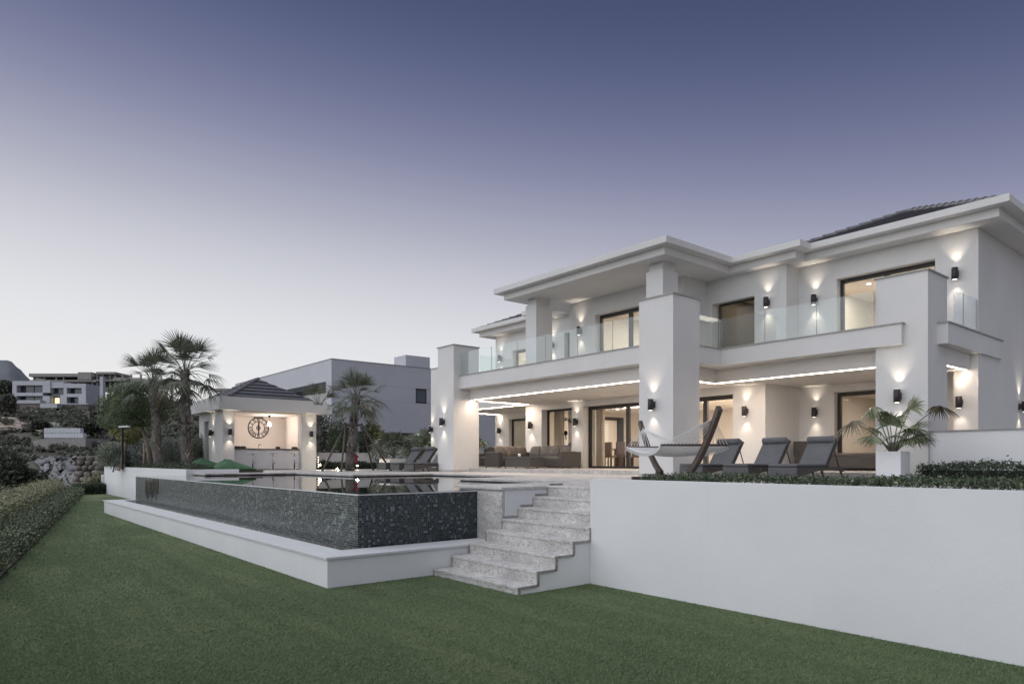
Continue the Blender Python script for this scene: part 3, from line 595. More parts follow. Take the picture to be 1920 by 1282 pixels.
# ---- sun lounger
def make_lounger(name, lab, group):
    t = thing(name, lab, 'sun lounger', (0, 0, 0), 0, group)           # foot at y=0, head towards +y
    W = .34
    s = MB(); s.box(-W, W, 0, .05, .05, .27); s.build('foot_panel', 'wicker_grey', t, local=True, bevel=.02)
    s = MB()
    for sx in (-1, 1):
        ring = [(sx * W, .02, .27), (sx * W, 1.9, .27), (sx * W, 1.95, .20)] + [(sx * W, 1.6 - .3 * k, .20 + .0 * k) for k in range(0)]
        pts = [(0.05, .27), (1.95, .27), (1.97, .16), (1.75, .185), (1.45, .20), (1.15, .195), (.85, .18), (.55, .15), (.3, .10), (.05, .06)]
        s.extr([(sx * W - .025, y, z) for y, z in pts], (.05, 0, 0))
    s.build('side_rail', 'wicker', t, local=True)
    MB().box(-W, W, .03, 1.3, .235, .275).build('seat_frame', 'wicker', t, local=True)
    for sx in (-1, 1):
        for y in (1.05, 1.88):
            s = MB(); s.tube([(sx * W, y - .04, .2), (sx * W, y, .10), (sx * W, y + .06, .0)], [.035, .025, .02], 8); s.build('leg', 'wicker', t, True, local=True)
    s = MB(); s.box(-W + .01, W - .01, -.01, 1.27, .28, .345); s.build('seat_cushion', 'cushion', t, local=True, bevel=.025)
    a = R(52); c, d = math.cos(a), math.sin(a); y0, z0 = 1.26, .29; Lb = .78
    f = lambda u, v: (y0 + u * c - v * d, z0 + u * d + v * c)
    s = MB(); s.extr([(-W, *f(0, 0)), (-W, *f(Lb, 0)), (-W, *f(Lb, -.045)), (-W, *f(0, -.045))], (2 * W, 0, 0)); br = s.build('backrest', 'wicker', t, local=True, bevel=.01)
    s = MB(); s.extr([(-W + .02, *f(.0, .005)), (-W + .02, *f(Lb, .005)), (-W + .02, *f(Lb, .07)), (-W + .02, *f(.0, .07))], (2 * W - .04, 0, 0)); s.build('back_cushion', 'cushion', t, local=True, bevel=.025)
    y, z = f(Lb - .09, .10); s = MB(); s.tube([(-W + .03, y, z), (-W + .045, y, z), (W - .045, y, z), (W - .03, y, z)], [.06, .078, .078, .06], 16); s.build('head_pillow', 'cushion', t, True, local=True)
    s = MB(); s.tube([(-W + .05, *f(.55, -.05)), (-W + .05, 1.86, .24)], .014, 6); s.tube([(W - .05, *f(.55, -.05)), (W - .05, 1.86, .24)], .014, 6); s.build('prop', 'dark_metal', t, True, local=True)
    return t
labs = ['grey sun lounger half hidden behind the hammock', 'grey sun lounger in the middle of the three beside the hammock', 'grey sun lounger nearest the potted fan palm']
lp = [(float(ony(px, 880, 13.75)[0]) + .36, 13.75 + dy) for px, dy in ((1272, 0), (1350, .05), (1433, .1))]
L0 = make_lounger('sun_lounger', labs[0], 'loungers behind the front hedge'); L0.location = (*lp[0], 1.241)
for (x, y), lb_ in zip(lp[1:], labs[1:]): copy_tree(L0, (x, y, 1.241), R(-2), lb_)
ll = [(float(ony(px, 880, 13.2)[0]) + .36, 13.2) for px in (707, 731, 757)]
for (x, y), lb_ in zip(ll, ['far grey sun lounger, leftmost of the three left of the pillar', 'far grey sun lounger, middle of the three left of the pillar', 'far grey sun lounger partly cut off by the leftmost pillar']):
    o = copy_tree(L0, (x, y, 1.241), R(0), lb_); o['group'] = 'loungers left of the pillar'

# ---- hammock stand and hammock
PL = Vector(dep(1200.4, 795, 15.2)); PR = Vector(dep(1349, 768, 11.06)); PL.z = PR.z = 2.48
MID = (PL + PR) / 2; AX = (PR - PL); AXH = Vector((AX.x, AX.y, 0)).normalized(); HL = Vector((AX.x, AX.y, 0)).length / 2; SD = Vector((-AXH.y, AXH.x, 0))
zb_ = 1.245; base = Vector((MID.x, MID.y, zb_))
def arc(u):  # u in -1..1 along the stand
    a = abs(u); z = zb_ + .09 + 1.17 * (max(0, a - .18) / .82) ** 1.75
    return base + AXH * (u * HL) * 1.0 + Vector((0, 0, z - zb_))
t = thing('hammock_stand', 'curved dark wooden arc stand carrying the hammock', 'hammock stand', tuple(base))
for a0, a1 in ((-1, -.33), (.33, 1)):
    s = MB(); pts = [arc(a0 + (a1 - a0) * k / 14) for k in range(15)]
    for p, q in zip(pts[:-1], pts[1:]): s.bar(p, q, .075, .115)
    s.build('arm', 'wood_dark', t)
s = MB(); pts = [arc(-.42 + .84 * k / 14) - Vector((0, 0, .055)) for k in range(15)]
for p, q in zip(pts[:-1], pts[1:]): s.bar(p, q, .13, .09)
s.build('base_beam', 'wood_dark', t)
for u in (-.36, .36):
    s = MB(); c = arc(u) - Vector((0, 0, .06)); c.z = zb_ + .05; s.bar(c - SD * .6, c + SD * .6, .09, .07); s.build('foot', 'wood_dark', t)
HB1 = 1.93
e0 = arc(-.97); e1 = arc(.97); c0 = base - AXH * (.50 * HL); c1 = base + AXH * (.50 * HL)
t2 = thing('hammock', 'white rope net hammock with two dark spreader bars', 'hammock', tuple(base))
HW = .62
for nm, c in (('l', c0), ('r', c1)):
    c.z = HB1; s = MB(); s.tube([c - SD * HW, c + SD * HW], .022, 10); s.build('spreader_bar', 'wood_dark', t2, True)
for e, c in ((e0, c0), (e1, c1)):
    rng_ = e + (c - e) * .16; s = MB()
    s.tube([e, rng_], .012, 6)
    for k in range(19):
        v = -1 + 2 * k / 18; s.tube([rng_, c + SD * (HW * v)], .006, 4)
    s.build('suspension_ropes', 'rope', t2)
bed = MB(); NU, NV = 44, 22; g = {}
def bedp(u, v):
    p = c0 + (c1 - c0) * u; sag = .20 * (1 - (2 * u - 1) ** 2); ww = HW * (1 - .12 * (1 - (2 * u - 1) ** 2))
    return p + SD * (v * ww) - Vector((0, 0, sag * (1 - .35 * v * v)))
for i in range(NV + 1):
    v = -1 + 2 * i / NV; bed.tube([bedp(k / 14, v) for k in range(15)], .0085 if 0 < i < NV else .014, 4)
for k in range(NU + 1): bed.tube([bedp(k / NU, -1 + 2 * i / 8) for i in range(9)], .0085, 4)
bed.build('net_bed', 'rope', t2)
for sg in (-1, 1):
    s = MB()
    for k in range(40):
        u = (k + .5) / 40; p = bedp(u, sg); s.tube([p, p + Vector((0, 0, -.07)) + SD * (sg * .02)], [.012, .006], 4)
    s.build('fringe', 'rope', t2)

# ---- sofa group on the covered terrace
zf = 1.373
t = thing('corner_sofa', 'dark woven corner sofa with taupe cushions on the covered terrace', 'sofa', (-20, 17, zf))
def wbox(n_, x0, x1, y0, y1, z0, z1, m='wicker', p=None, bv=.02): return MB().box(x0, x1, y0, y1, zf + z0, zf + z1).build(n_, m, p or t, bevel=bv)
SX0, SX1, SY0, SY1 = -20.80, -17.60, 15.75, 17.75
wbox('seat_base', SX0, SX0 + .85, SY0 + .22, SY1, .06, .32); wbox('seat_base', SX0 + .85, SX1 - .22, SY1 - .85, SY1, .06, .32)
wbox('armrest', SX0, SX0 + .85, SY0, SY0 + .22, .04, .60); wbox('armrest', SX1 - .22, SX1, SY1 - .95, SY1, .04, .60)
wbox('backrest', SX0, SX0 + .15, SY0 + .22, SY1, .32, .62); wbox('backrest', SX0 + .15, SX1 - .22, SY1 - .15, SY1, .32, .62)
wbox('seat_cushion', SX0 + .16, SX0 + .84, SY0 + .23, SY1 - .16, .325, .44, 'sofa_cushion', bv=.03); wbox('seat_cushion', SX0 + .86, SX1 - .23, SY1 - .84, SY1 - .16, .325, .44, 'sofa_cushion', bv=.03)
for x, y in ((SX0 + .05, SY0 + .05), (SX0 + .8, SY0 + .05), (SX1 - .06, SY1 - .9), (SX1 - .06, SY1 - .05), (SX0 + .05, SY1 - .05), (-19.6, SY1 - .8)): MB().lathe([(.025, 0), (.025, .07)], 8, (x, y, zf)).build('foot', 'dark_metal', t)
cl = ['grey sofa cushion nearest the left armrest', 'taupe throw cushion second from the left armrest', 'taupe sofa cushion left of the sofa corner', 'dark grey sofa cushion right of the sofa corner', 'grey sofa cushion in the middle of the back row', 'grey throw cushion leaning by the right armrest', 'flat grey cushion behind the right armrest']
cs = [(SX0 + .30, SY0 + .55, 'taupe_cushion', R(68), R(-90)), (SX0 + .32, SY0 + 1.1, 'taupe_cushion', R(68), R(-90)), (SX0 + .30, SY0 + 1.6, 'taupe_cushion', R(68), R(-90)), (SX0 + 1.0, SY1 - .3, 'sofa_cushion', R(68), R(180)), (SX0 + 1.6, SY1 - .3, 'sofa_cushion', R(68), R(180)), (SX0 + 2.12, SY1 - .34, 'sofa_cushion', R(68), R(172)), (SX0 + 2.62, SY1 - .27, 'sofa_cushion', R(70), R(180))]
for (x, y, m_, rx, rz), lb_ in zip(cs, cl):
    o = MB().pillow((0, 0, 0), .56, .44, .20, -rx, rz).build('sofa_cushion', m_, None, True); o.location = (x, y, zf + .64); tag(o, lb_, 'cushion', 'cushions on the corner sofa')
t = thing('coffee_table', 'low dark woven coffee table in front of the corner sofa', 'table', (-19.0, 16.4, zf))
wbox('table_body', -19.55, -18.15, 15.75, 16.45, .05, .40, 'wicker', t); wbox('table_top', -19.57, -18.13, 15.73, 16.47, .402, .425, 'counter_top', t, .004)
for x, y in ((-19.65, 15.85), (-18.45, 15.85), (-19.65, 16.35), (-18.45, 16.35)): MB().lathe([(.025, 0), (.025, .06)], 8, (x, y, zf)).build('foot', 'dark_metal', t)
o = MB().lathe([(.0, 0), (.045, .0), (.055, .11), (.049, .11), (.042, .012), (0, .012)], 16).build('candle_cup', 'ceramic', None, True); o.location = (-19.15, 16.1, zf + .426); tag(o, 'small white candle cup on the coffee table', 'cup')
for x, y, lb_, rz in ((-22.4, 17.3, 'dark woven armchair left of the corner sofa', R(30)), (-21.8, 18.75, 'dark woven armchair behind the corner sofa', R(10))):
    t = thing('armchair', lb_, 'armchair', (x, y, zf), rz, 'woven armchairs behind the sofa')
    MB().box(-.35, .35, -.35, .35, .08, .34).build('seat', 'wicker', t, local=True, bevel=.02); MB().box(-.35, .35, -.33, .2, .345, .45).build('seat_cushion', 'sofa_cushion', t, local=True, bevel=.03)
    for sx in (-1, 1): MB().box(sx * .40 - .05, sx * .40 + .05, -.35, .35, .05, .58).build('armrest', 'wicker', t, local=True, bevel=.02)
    ring = [(-.45, .30, .3)] + [(-.45 + .9 * k / 10, .30, .74 + .12 * math.sin(PI * k / 10) + (.03 if k in (3, 7) else 0)) for k in range(11)] + [(.45, .30, .3)]
    MB().extr(ring, (0, .10, 0)).build('backrest', 'wicker', t, local=True, bevel=.015)
t = thing('daybed', 'long low dark woven daybed by the right-hand terrace door', 'daybed', (-9.6, 20.0, zf))
wbox('base', -10.45, -8.0, 19.55, 20.15, .06, .42, 'wicker', t); wbox('headrest', -10.5, -10.1, 19.6, 20.2, .42, .86, 'wicker', t); wbox('cushion', -10.05, -8.05, 19.58, 20.12, .422, .50, 'sofa_cushion', t, .03)
# ---- planter box and fan palm pot
pp = dep(1687, HYP, 14.2); PXc = (pp[0] - .23, pp[1] + .25)
t = thing('planter_box', 'white square planter box in front of the right pillar', 'planter', (*PXc, 1.241))
wb_ = .245; s = MB(); s.box(-wb_, wb_, -wb_, -wb_ + .025, 0, .605); s.box(-wb_, wb_, wb_ - .025, wb_, 0, .605); s.box(-wb_, -wb_ + .025, -wb_ + .0251, wb_ - .0251, 0, .605); s.box(wb_ - .025, wb_, -wb_ + .0251, wb_ - .0251, 0, .605); s.build('box', 'planter_white', t, local=True)
MB().box(-wb_ + .026, wb_ - .026, -wb_ + .026, wb_ - .026, .05, .57).build('soil', 'soil', t, local=True)
t = thing('round_pot', 'tall dark round pot left of the corner sofa', 'pot', (-23.9, 17.1, 1.373))
MB().lathe([(.0, 0), (.22, 0), (.32, .7), (.33, .74), (.29, .74), (.28, .70), (0, .69)], 20).build('pot_body', 'pot_dark', t, True, local=True)

# ---- inside the living room
t = thing('dining_table', 'dining table behind the large sliding door', 'dining table', (-17.2, 21.4, zf)); wbox('table_top', -19.6, -16.6, 20.9, 21.9, .72, .77, 'table_top', t, .01)
for x in (-19.0, -17.2): wbox('pedestal', x - .12, x + .12, 21.2, 21.6, 0, .72, 'chair_brown', t, .01)
def dchair(x, y, rz, lb_):
    t = thing('dining_chair', lb_, 'chair', (x, y, zf), rz, 'high-backed chairs at the dining table')
    MB().box(-.23, .23, -.23, .23, .40, .50).build('seat', 'chair_brown', t, local=True, bevel=.02); MB().box(-.23, .23, .18, .26, .50, 1.02).build('backrest', 'chair_brown', t, local=True, bevel=.02)
    for sx in (-.19, .19):
        for sy in (-.19, .21): MB().box(sx - .02, sx + .02, sy - .02, sy + .02, 0, .40).build('leg', 'frame_dark', t, local=True)
for i, x in enumerate((-19.3, -18.6, -17.9, -17.1)):
    dchair(x, 20.45, PI, 'high-backed brown dining chair, number %s from the left on the window side' % ('one', 'two', 'three', 'four')[i])
dchair(-20.0, 21.4, R(90), 'high-backed brown dining chair at the left table end')
t = thing('curtain', 'beige curtain hanging inside the narrow window behind the sofa', 'curtain', (-20, 19.2, zf))
s = MB(); n = 40
for k in range(n): 
    x = -20.5 + .55 * k / n; s.box(x, x + .55 / n, 19.1 + .05 * math.sin(k * 1.3), 19.13 + .05 * math.sin(k * 1.3), zf + .01, 3.78)
s.build('drape', 'curtain', t)
t = thing('curtain', 'pale curtain inside the left edge of the large sliding door', 'curtain', (-18.1, 19.1, zf)); s = MB()
for k in range(n): x = -18.1 + .4 * k / n; s.box(x, x + .4 / n, 19.05 + .05 * math.sin(k * 1.3), 19.08 + .05 * math.sin(k * 1.3), zf + .01, 3.78)
s.build('drape', 'curtain', t)
t = thing('shutter_door', 'pale louvred shutter door at the back of the living room', 'door', (-21, 25.4, zf)); s = MB()
ya_, yb_ = float(onx(1117, 800, -21.15)[1]), float(onx(1140, 800, -21.15)[1])
for k in range(14): s.box(-21.16, -21.12, ya_, yb_, zf + .25 + k * .125, zf + .33 + k * .125)
s.build('louvre', 'ceramic', t); MB().box(-21.195, -21.161, ya_ - .05, yb_ + .05, zf, zf + 2.1).build('panel', 'cream_wall', t)
t = thing('doorway_frame', 'dark frame of an inner doorway beyond the dining table', 'door frame', (-18.5, 25.3, zf)); s = MB()
yc_, yd_ = float(onx(1158, 800, -21.15)[1]), float(onx(1168, 800, -21.15)[1]); s.box(-21.19, -21.10, ya_ - .08, yd_, zf + 2.12, zf + 2.26); s.box(-21.19, -21.10, yc_, yd_, zf, zf + 2.119); s.build('frame', 'frame_dark', t)
t = thing('glass_clock', 'large skeleton clock on the inner wall seen through the narrow window', 'clock', (-19.4, 19.5, 2.7))
s = MB(); Rk = .47; cx, cz = float(ony(1061, 820, 19.35)[0]), 2.78
for k in range(12):
    if k in (2, 3, 4, 8, 9): continue
    a = 2 * PI * k / 12
    for dlt in (-.14, .0, .14):
        s.bar((cx + Rk * .78 * math.sin(a + dlt), 19.35, cz + Rk * 1.35 * .78 * math.cos(a + dlt)), (cx + Rk * math.sin(a + dlt * 1.2), 19.35, cz + Rk * 1.35 * math.cos(a + dlt * 1.2)), .03, .02)
s.build('numerals', 'black', t); s = MB(); s.lathe([(.0, -.01), (.10, -.01), (.10, .01), (0, .01)], 16, (0, 0, 0))
s.v = [(cx + x, 19.34 + z, cz + y) for x, y, z in s.v]; s.bar((cx, 19.34, cz), (cx + .02, 19.34, cz - .26), .04, .02); s.build('hands', 'black', t)
t = thing('inner_partition', 'cream partition wall behind the inner clock', 'wall', (-19.5, 19.6, zf)); MB().box(-20.0, -18.5, 19.42, 19.5, zf + .005, 3.83).build('panel', 'cream_wall', t)
t = thing('bookshelf', 'open shelf with dark objects inside the far left terrace window', 'shelf', (-24.9, 23.2, zf)); s = MB()
s.box(-25.6, -25.55, 22.6, 23.0, zf, 3.5); s.box(-24.6, -24.55, 22.6, 23.0, zf, 3.5)
for k in range(6): s.box(-25.549, -24.601, 22.6, 23.0, zf + .3 + k * .36, zf + .33 + k * .36)
s.build('shelf_frame', 'ceramic', t); s = MB()
for k in range(5):
    for j in range(6):
        if random.random() < .75: x = -25.5 + j * .15; s.box(x, x + .1, 22.65, 22.9, zf + .332 + k * .36, zf + .45 + k * .36 + random.random() * .15)
s.build('shelf_items', 'black', t)
t = thing('table_lamp', 'glowing table lamp beyond the window right of the middle pillar', 'table lamp', (-13.6, 22.5, zf)); MB().lathe([(.12, 0), (.12, .02), (.02, .04), (.02, .5), (.0, .5)], 12).build('stand', 'steel', t, local=True); MB().lathe([(.0, .5), (.16, .5), (.10, .72), (0, .72)], 16).build('shade', 'table_lamp', t, True, local=True)
# ================================================================== VEGETATION TOOLS
def unit(n):
    v = RNG.normal(size=(n, 3)); return v / np.linalg.norm(v, axis=1)[:, None]
def leaf_arrays(C, size, asp=.45, up=0.0, jit=.35):
    n = len(C); u = unit(n); u[:, 2] += up; u /= np.linalg.norm(u, axis=1)[:, None]
    r = unit(n); v = np.cross(u, r); v /= np.linalg.norm(v, axis=1)[:, None] + 1e-9
    s = size * (1 + jit * (RNG.random(n) * 2 - 1)); a = (u * s[:, None]) / 2; b = v * (s * asp)[:, None] / 2
    V = np.stack([C - a, C + b, C + a, C - b], 1).reshape(-1, 3); return V
def leaf_obj(name, Vs, mat, parent=None, off=(0, 0, 0)):
    V = np.concatenate(Vs) if isinstance(Vs, list) else Vs; V = V - np.array(off)
    return obj(name, rawmesh(name, V, F4=np.arange(len(V)).reshape(-1, 4)), mat, parent)
def box_surface(x0, x1, y0, y1, z0, z1, n, depth=.06, lump=.05):
    L_ = np.array([x1 - x0, y1 - y0, z1 - z0]); A = np.array([L_[0] * L_[1], L_[0] * L_[2] * 2, L_[1] * L_[2] * 2]); f = RNG.choice(3, n, p=A / A.sum())
    P = RNG.random((n, 3)) * L_ + np.array([x0, y0, z0]); sgn = RNG.random(n) < .5
    P[f == 0, 2] = z1; P[(f == 1) & sgn, 1] = y0; P[(f == 1) & ~sgn, 1] = y1; P[(f == 2) & sgn, 0] = x0; P[(f == 2) & ~sgn, 0] = x1
    lm = lump * (np.sin(P[:, 0] * 7.3 + 1.3) * np.sin(P[:, 1] * 9.1) + np.sin(P[:, 0] * 2.9 + P[:, 1] * 3.7) * .8)
    P[f == 0, 2] += lm[f == 0]; P[f == 1, 1] += np.where(sgn, -1, 1)[f == 1] * lm[f == 1]
    return P + RNG.normal(0, depth / 2, P.shape)
def hedge(name, label, x0, x1, y0, y1, z0, z1, n, size, mats, loc=None, rz=0.0, group=None, lump=.05, depth=.07):
    if loc is None: loc = ((x0 + x1) / 2, (y0 + y1) / 2, z0); x0, x1, y0, y1, z0, z1 = x0 - loc[0], x1 - loc[0], y0 - loc[1], y1 - loc[1], 0, z1 - z0
    t = thing(name, label, 'hedge', loc, rz, group)
    k = min(.09, (y1 - y0) * .2); MB().box(x0 + k, x1 - k, y0 + k, y1 - k, z0 + .005, z1 - k).build('hedge_core', 'hedge_core', t, local=True)
    for m_, fr in mats: stuff(leaf_obj('foliage', leaf_arrays(box_surface(x0, x1, y0, y1, z0, z1, int(n * fr), depth, lump), size), m_, t))
    return t
def frond(base, hub, dr, Rf, n=22, spread=R(215), droop=.35, wid=1.0, bend=.12):
    """petiole from base to hub, then a pleated fan opening along dr"""
    base = np.array(base, float); hub = np.array(hub, float); dr = np.array(dr, float); dr /= np.linalg.norm(dr)
    side = np.cross(dr, [0, 0, 1.0]); 
    if np.linalg.norm(side) < .05: side = np.array([1.0, 0, 0])
    side /= np.linalg.norm(side); nr = np.cross(side, dr); V = []; F = []
    s = MB(); mid = (base + hub) / 2 + np.array([0, 0, bend * np.linalg.norm(hub - base)]); s.tube([base, (base + mid) / 2 + np.array([0, 0, .02]), mid, hub], [.016, .013, .011, .009], 5, False)
    V = list(map(np.array, s.v)); F = list(s.f)
    for i in range(n):
        a = -spread / 2 + spread * (i + .5) / n + random.uniform(-.04, .04); ln = Rf * (.66 + .34 * math.cos(a * .55)) * random.uniform(.88, 1.06)
        d = dr * math.cos(a) + side * math.sin(a) + nr * (.16 * math.cos(2 * a) - .05); d /= np.linalg.norm(d); p = np.cross(d, nr); p /= np.linalg.norm(p)
        w0 = Rf * spread / n * .30 * wid; dk = droop * random.uniform(.7, 1.5); o = len(V)
        for t_, wf in ((.03, .25), (.35, .95), (.62, .72), (.84, .36), (1.0, .03)):
            c = hub + d * (ln * t_) + np.array([0, 0, -dk * ln * max(0, t_ - .3) ** 2 * 1.6]); V += [c - p * (w0 * wf), c + p * (w0 * wf)]
        for k in range(4): F.append((o + 2 * k, o + 2 * k + 1, o + 2 * k + 3, o + 2 * k + 2))
    m_ = MB(); m_.v = [tuple(x) for x in V]; m_.f = F; return m_
def palm(label, base, top, r0, r1, nf, Lp, Rf, el_hi=80, el_lo=-50, leaf='palm_leaf', group=None, boots=260, lean=None, droop=.45, name='fan_palm', skirt=0, nl=22):
    base = np.array(base, float); top = np.array(top, float); t = thing(name, label, 'palm tree', tuple(base), 0, group); N_ = 9
    path = [base + (top - base) * k / N_ + np.array([.03 * math.sin(k * 1.7), .03 * math.cos(k * 1.3), 0]) for k in range(N_ + 1)]
    rad = [r0 + (r1 - r0) * k / N_ + (.03 if k == 0 else 0) for k in range(N_ + 1)]; MB().tube(path, rad, 14).build('trunk', 'palm_trunk', t, True)
    s = MB(); hgt = top[2] - base[2]
    for k in range(boots):
        z = random.random(); c = base + (top - base) * z; a = random.random() * 2 * PI; r = r0 + (r1 - r0) * z; o = Vector((math.cos(a), math.sin(a), 0))
        p = Vector(c) + o * r * .86; q = Vector((-o.y, o.x, 0)) * .045; tip = p + o * (.07 + .05 * random.random()) + Vector((0, 0, .12 + .08 * random.random()))
        s.add([p - q, p + q, p + q * .6 + o * .03 + Vector((0, 0, .06)), tip, p - q * .6 + o * .03 + Vector((0, 0, .06))], [(0, 1, 2, 3, 4), (4, 3, 2, 1, 0)])
    if boots: s.build('trunk_boots', 'palm_boot', t)
    for k in range(nf):
        f = (k + .5) / nf; elv = R(el_hi + (el_lo - el_hi) * f ** .9 + random.uniform(-7, 7)); azm = k * 2.39996 + random.uniform(-.25, .25)
        d = np.array([math.cos(azm) * math.cos(elv), math.sin(azm) * math.cos(elv), math.sin(elv)]); L1 = Lp * random.uniform(.8, 1.15)
        b_ = top + np.array([d[0] * r1 * .6, d[1] * r1 * .6, random.uniform(-.15, .05)]); hub = b_ + d * L1; hub[2] -= .05 * L1 * math.cos(elv)
        dd = d + np.array([0, 0, (-.12 if elv > .2 else -.34) * math.cos(elv)])
        m_ = 'dry_leaf' if k >= nf - skirt else leaf
        frond(b_, hub, dd, Rf * random.uniform(.85, 1.1), nl, R(150), droop * (1.4 if elv < .1 else .45), .74).build('frond', m_, t)
    return t
def blob_pts(c, r, n, shell=.55, flat=1.0):
    u = unit(n); k = (shell + (1 - shell) * RNG.random(n) ** .5); k *= 1 + .18 * np.sin(u[:, 0] * 5 + c[0]) * np.sin(u[:, 1] * 6 + c[1])
    P = u * (np.array(r) * np.ones(3)) * k[:, None]; P[:, 2] *= flat; return P + np.array(c)
def tree(name, label, base, trunk_top, blobs, n, size, mat, tr=.07, group=None, second=None, trunk_mat='bark', cat='tree', asp=.45):
    base = np.array(base, float); t = thing(name, label, cat, tuple(base), 0, group); tt = np.array(trunk_top, float)
    s = MB(); s.tube([base - np.array([0, 0, .1]), base + (tt - base) * .5 + np.array([.04, .03, 0]), tt], [tr * 1.25, tr, tr * .75], 8)
    for c, r in blobs: e = np.array(c, float); s.tube([tt, (tt + e) / 2 + np.array([0, 0, .05]), e], [tr * .6, tr * .35, tr * .12], 5)
    s.build('trunk', trunk_mat, t, True); vol = np.array([np.prod(np.array(r) * np.ones(3)) ** .67 for c, r in blobs]); vol /= vol.sum()
    P = np.concatenate([blob_pts(c, r, int(n * v_), .45) for (c, r), v_ in zip(blobs, vol)])
    k = len(P) if second is None else int(len(P) * .7); RNG.shuffle(P)
    stuff(leaf_obj('crown', leaf_arrays(P[:k], size, asp), mat, t, base))
    if second: stuff(leaf_obj('crown', leaf_arrays(P[k:], size, asp), second, t, base))
    return t
def shrub(label, base, r, h, n, size, mat, name='shrub', second=None, group=None, cat='shrub'):
    base = np.array(base, float); bl = [((base[0] + random.uniform(-.35, .35) * r, base[1] + random.uniform(-.35, .35) * r, base[2] + h * random.uniform(.35, .7)), (r * random.uniform(.5, .75), r * random.uniform(.5, .75), h * .42)) for _ in range(5)]
    return tree(name, label, base, base + np.array([0, 0, h * .3]), bl, n, size, mat, max(.02, r * .05), group, second, cat=cat)

# ================================================================== HEDGES
hedge('clipped_hedge', 'low clipped hedge along the top of the white retaining wall', -5.72, 8.5, 6.85, 7.62, 1.30, 1.445, 42000, .036, [('hedge_leaf', .74), ('hedge_dark', .2), ('hedge_light', .06)], lump=.012, depth=.045)
hedge('clipped_hedge', 'darker clipped hedge at the foot of the low parapet on the right', -5.75, 8.5, 15.9, 16.8, 1.24, 1.54, 24000, .055, [('hedge_dark', .8), ('hedge_leaf', .2)])
ang = math.atan2(.165, -1); hl = Vector((math.cos(ang), math.sin(ang), 0)); st_ = (3.0, hedge_line(3.0), 0)
hedge('border_hedge', 'dark low hedge edging the left side of the lawn', 0, 43, .05, .85, 0, .32, 60000, .055, [('hedge_leaf', .72), ('hedge_dark', .06), ('hedge_light', .22)], st_, ang, lump=.05, depth=.12)
hedge('border_hedge', 'taller pale yellowish hedge behind the dark hedge on the left', 0, 43, .9, 1.6, -.2, .58, 70000, .065, [('hedge_light', .72), ('hedge_leaf', .28)], st_, ang, lump=.09, depth=.16)
hedge('border_hedge', 'short dark hedge across the far end of the lawn', -39.9, -39.1, 4.7, 6.05, 0, .45, 5000, .07, [('hedge_dark', .8), ('hedge_leaf', .2)])
hedge('border_hedge', 'pale clipped bush at the far end by the planter wall', -41.0, -40.2, 5.35, 6.2, -.2, .72, 5000, .09, [('hedge_light', .7), ('hedge_leaf', .3)], lump=.1, depth=.2)
s = MB(); a0, a1 = Vector((3, hedge_line(3), .02)), Vector((-38.9, hedge_line(-38.9), .02)); s.bar(a0, a1, .03, .06); struct(s.build('lawn_edging', 'frame_dark'))
hedge('clipped_hedge', 'thin clipped hedge along the top of the far planter wall', -36, -24.5, 6.25, 6.75, 1.31, 1.47, 9000, .06, [('hedge_leaf', .6), ('hedge_dark', .4)], lump=.03)

# ================================================================== PLANTS
def P(px, py, D): return dep(px, py, D)
def flat(px, D, z): p = dep(px, HYP, D); p[2] = z; return p
b = flat(350, 26, 1.3); tp = dep(347, 696, 26); palm('tall fan palm with rough trunk standing left of the pool house', b, tp, .18, .15, 34, .92, .80, 88, -45, boots=420, skirt=1, droop=.3)
b = flat(298, 28.5, 1.3); tp = dep(286, 712, 28.5); palm('fan palm partly hidden behind the leafy tree on the left', b, tp, .20, .15, 26, .90, .76, 88, -38, boots=340, skirt=2, droop=.3)
b = flat(655, 27.5, 1.24); tp = dep(668, 744, 27.5); PC = (b, tp); palm('fan palm propped by wooden poles between pool house and loungers', b, tp, .19, .15, 30, .66, .72, 88, -42, boots=360, skirt=1, droop=.3)
b = flat(600, 37, 1.2); tp = dep(597, 762, 37); palm('fan palm crown rising behind the pool house roof', b, tp, .16, .13, 16, .9, .74, 88, -15, boots=60, droop=.3)
# props of the centre palm
t = thing('palm_support', 'wooden pole tripod propping the centre fan palm', 'support', tuple(PC[0])); ctr = PC[0] + (PC[1] - PC[0]) * .62
ring = [ctr + np.array([.42 * math.cos(a), .42 * math.sin(a), 0]) for a in (.3, 1.87, 3.44, 5.0)]
for p_, (px, d_) in zip((ring[2], ring[3], ring[0], ring[1]), ((604, 26.6), (640, 25.9), (733, 27.8), (700, 29.4))):
    g_ = flat(px, d_, 1.24); MB().tube([g_, p_ + np.array([0, 0, .06])], [.04, .035], 8).build('pole', 'post_wood', t, True)
s = MB()
for p_, q_ in zip(ring, ring[1:] + ring[:1]): s.tube([p_, q_], .03, 6)
s.build('collar', 'post_wood', t, True)
o = MB().tube([(.05, .10, 0), (.10, .17, .12), (.13, .20, .26), (.10, .15, .38)], [.05, .10, .085, .03], 9).build('red_wrap', 'red_cloth', None, True); o.location = tuple(PC[0] + (PC[1] - PC[0]) * .10 + np.array([.04, .02, 0]))
tag(o, 'red cloth wrapped round the foot of the propped palm', 'cloth')
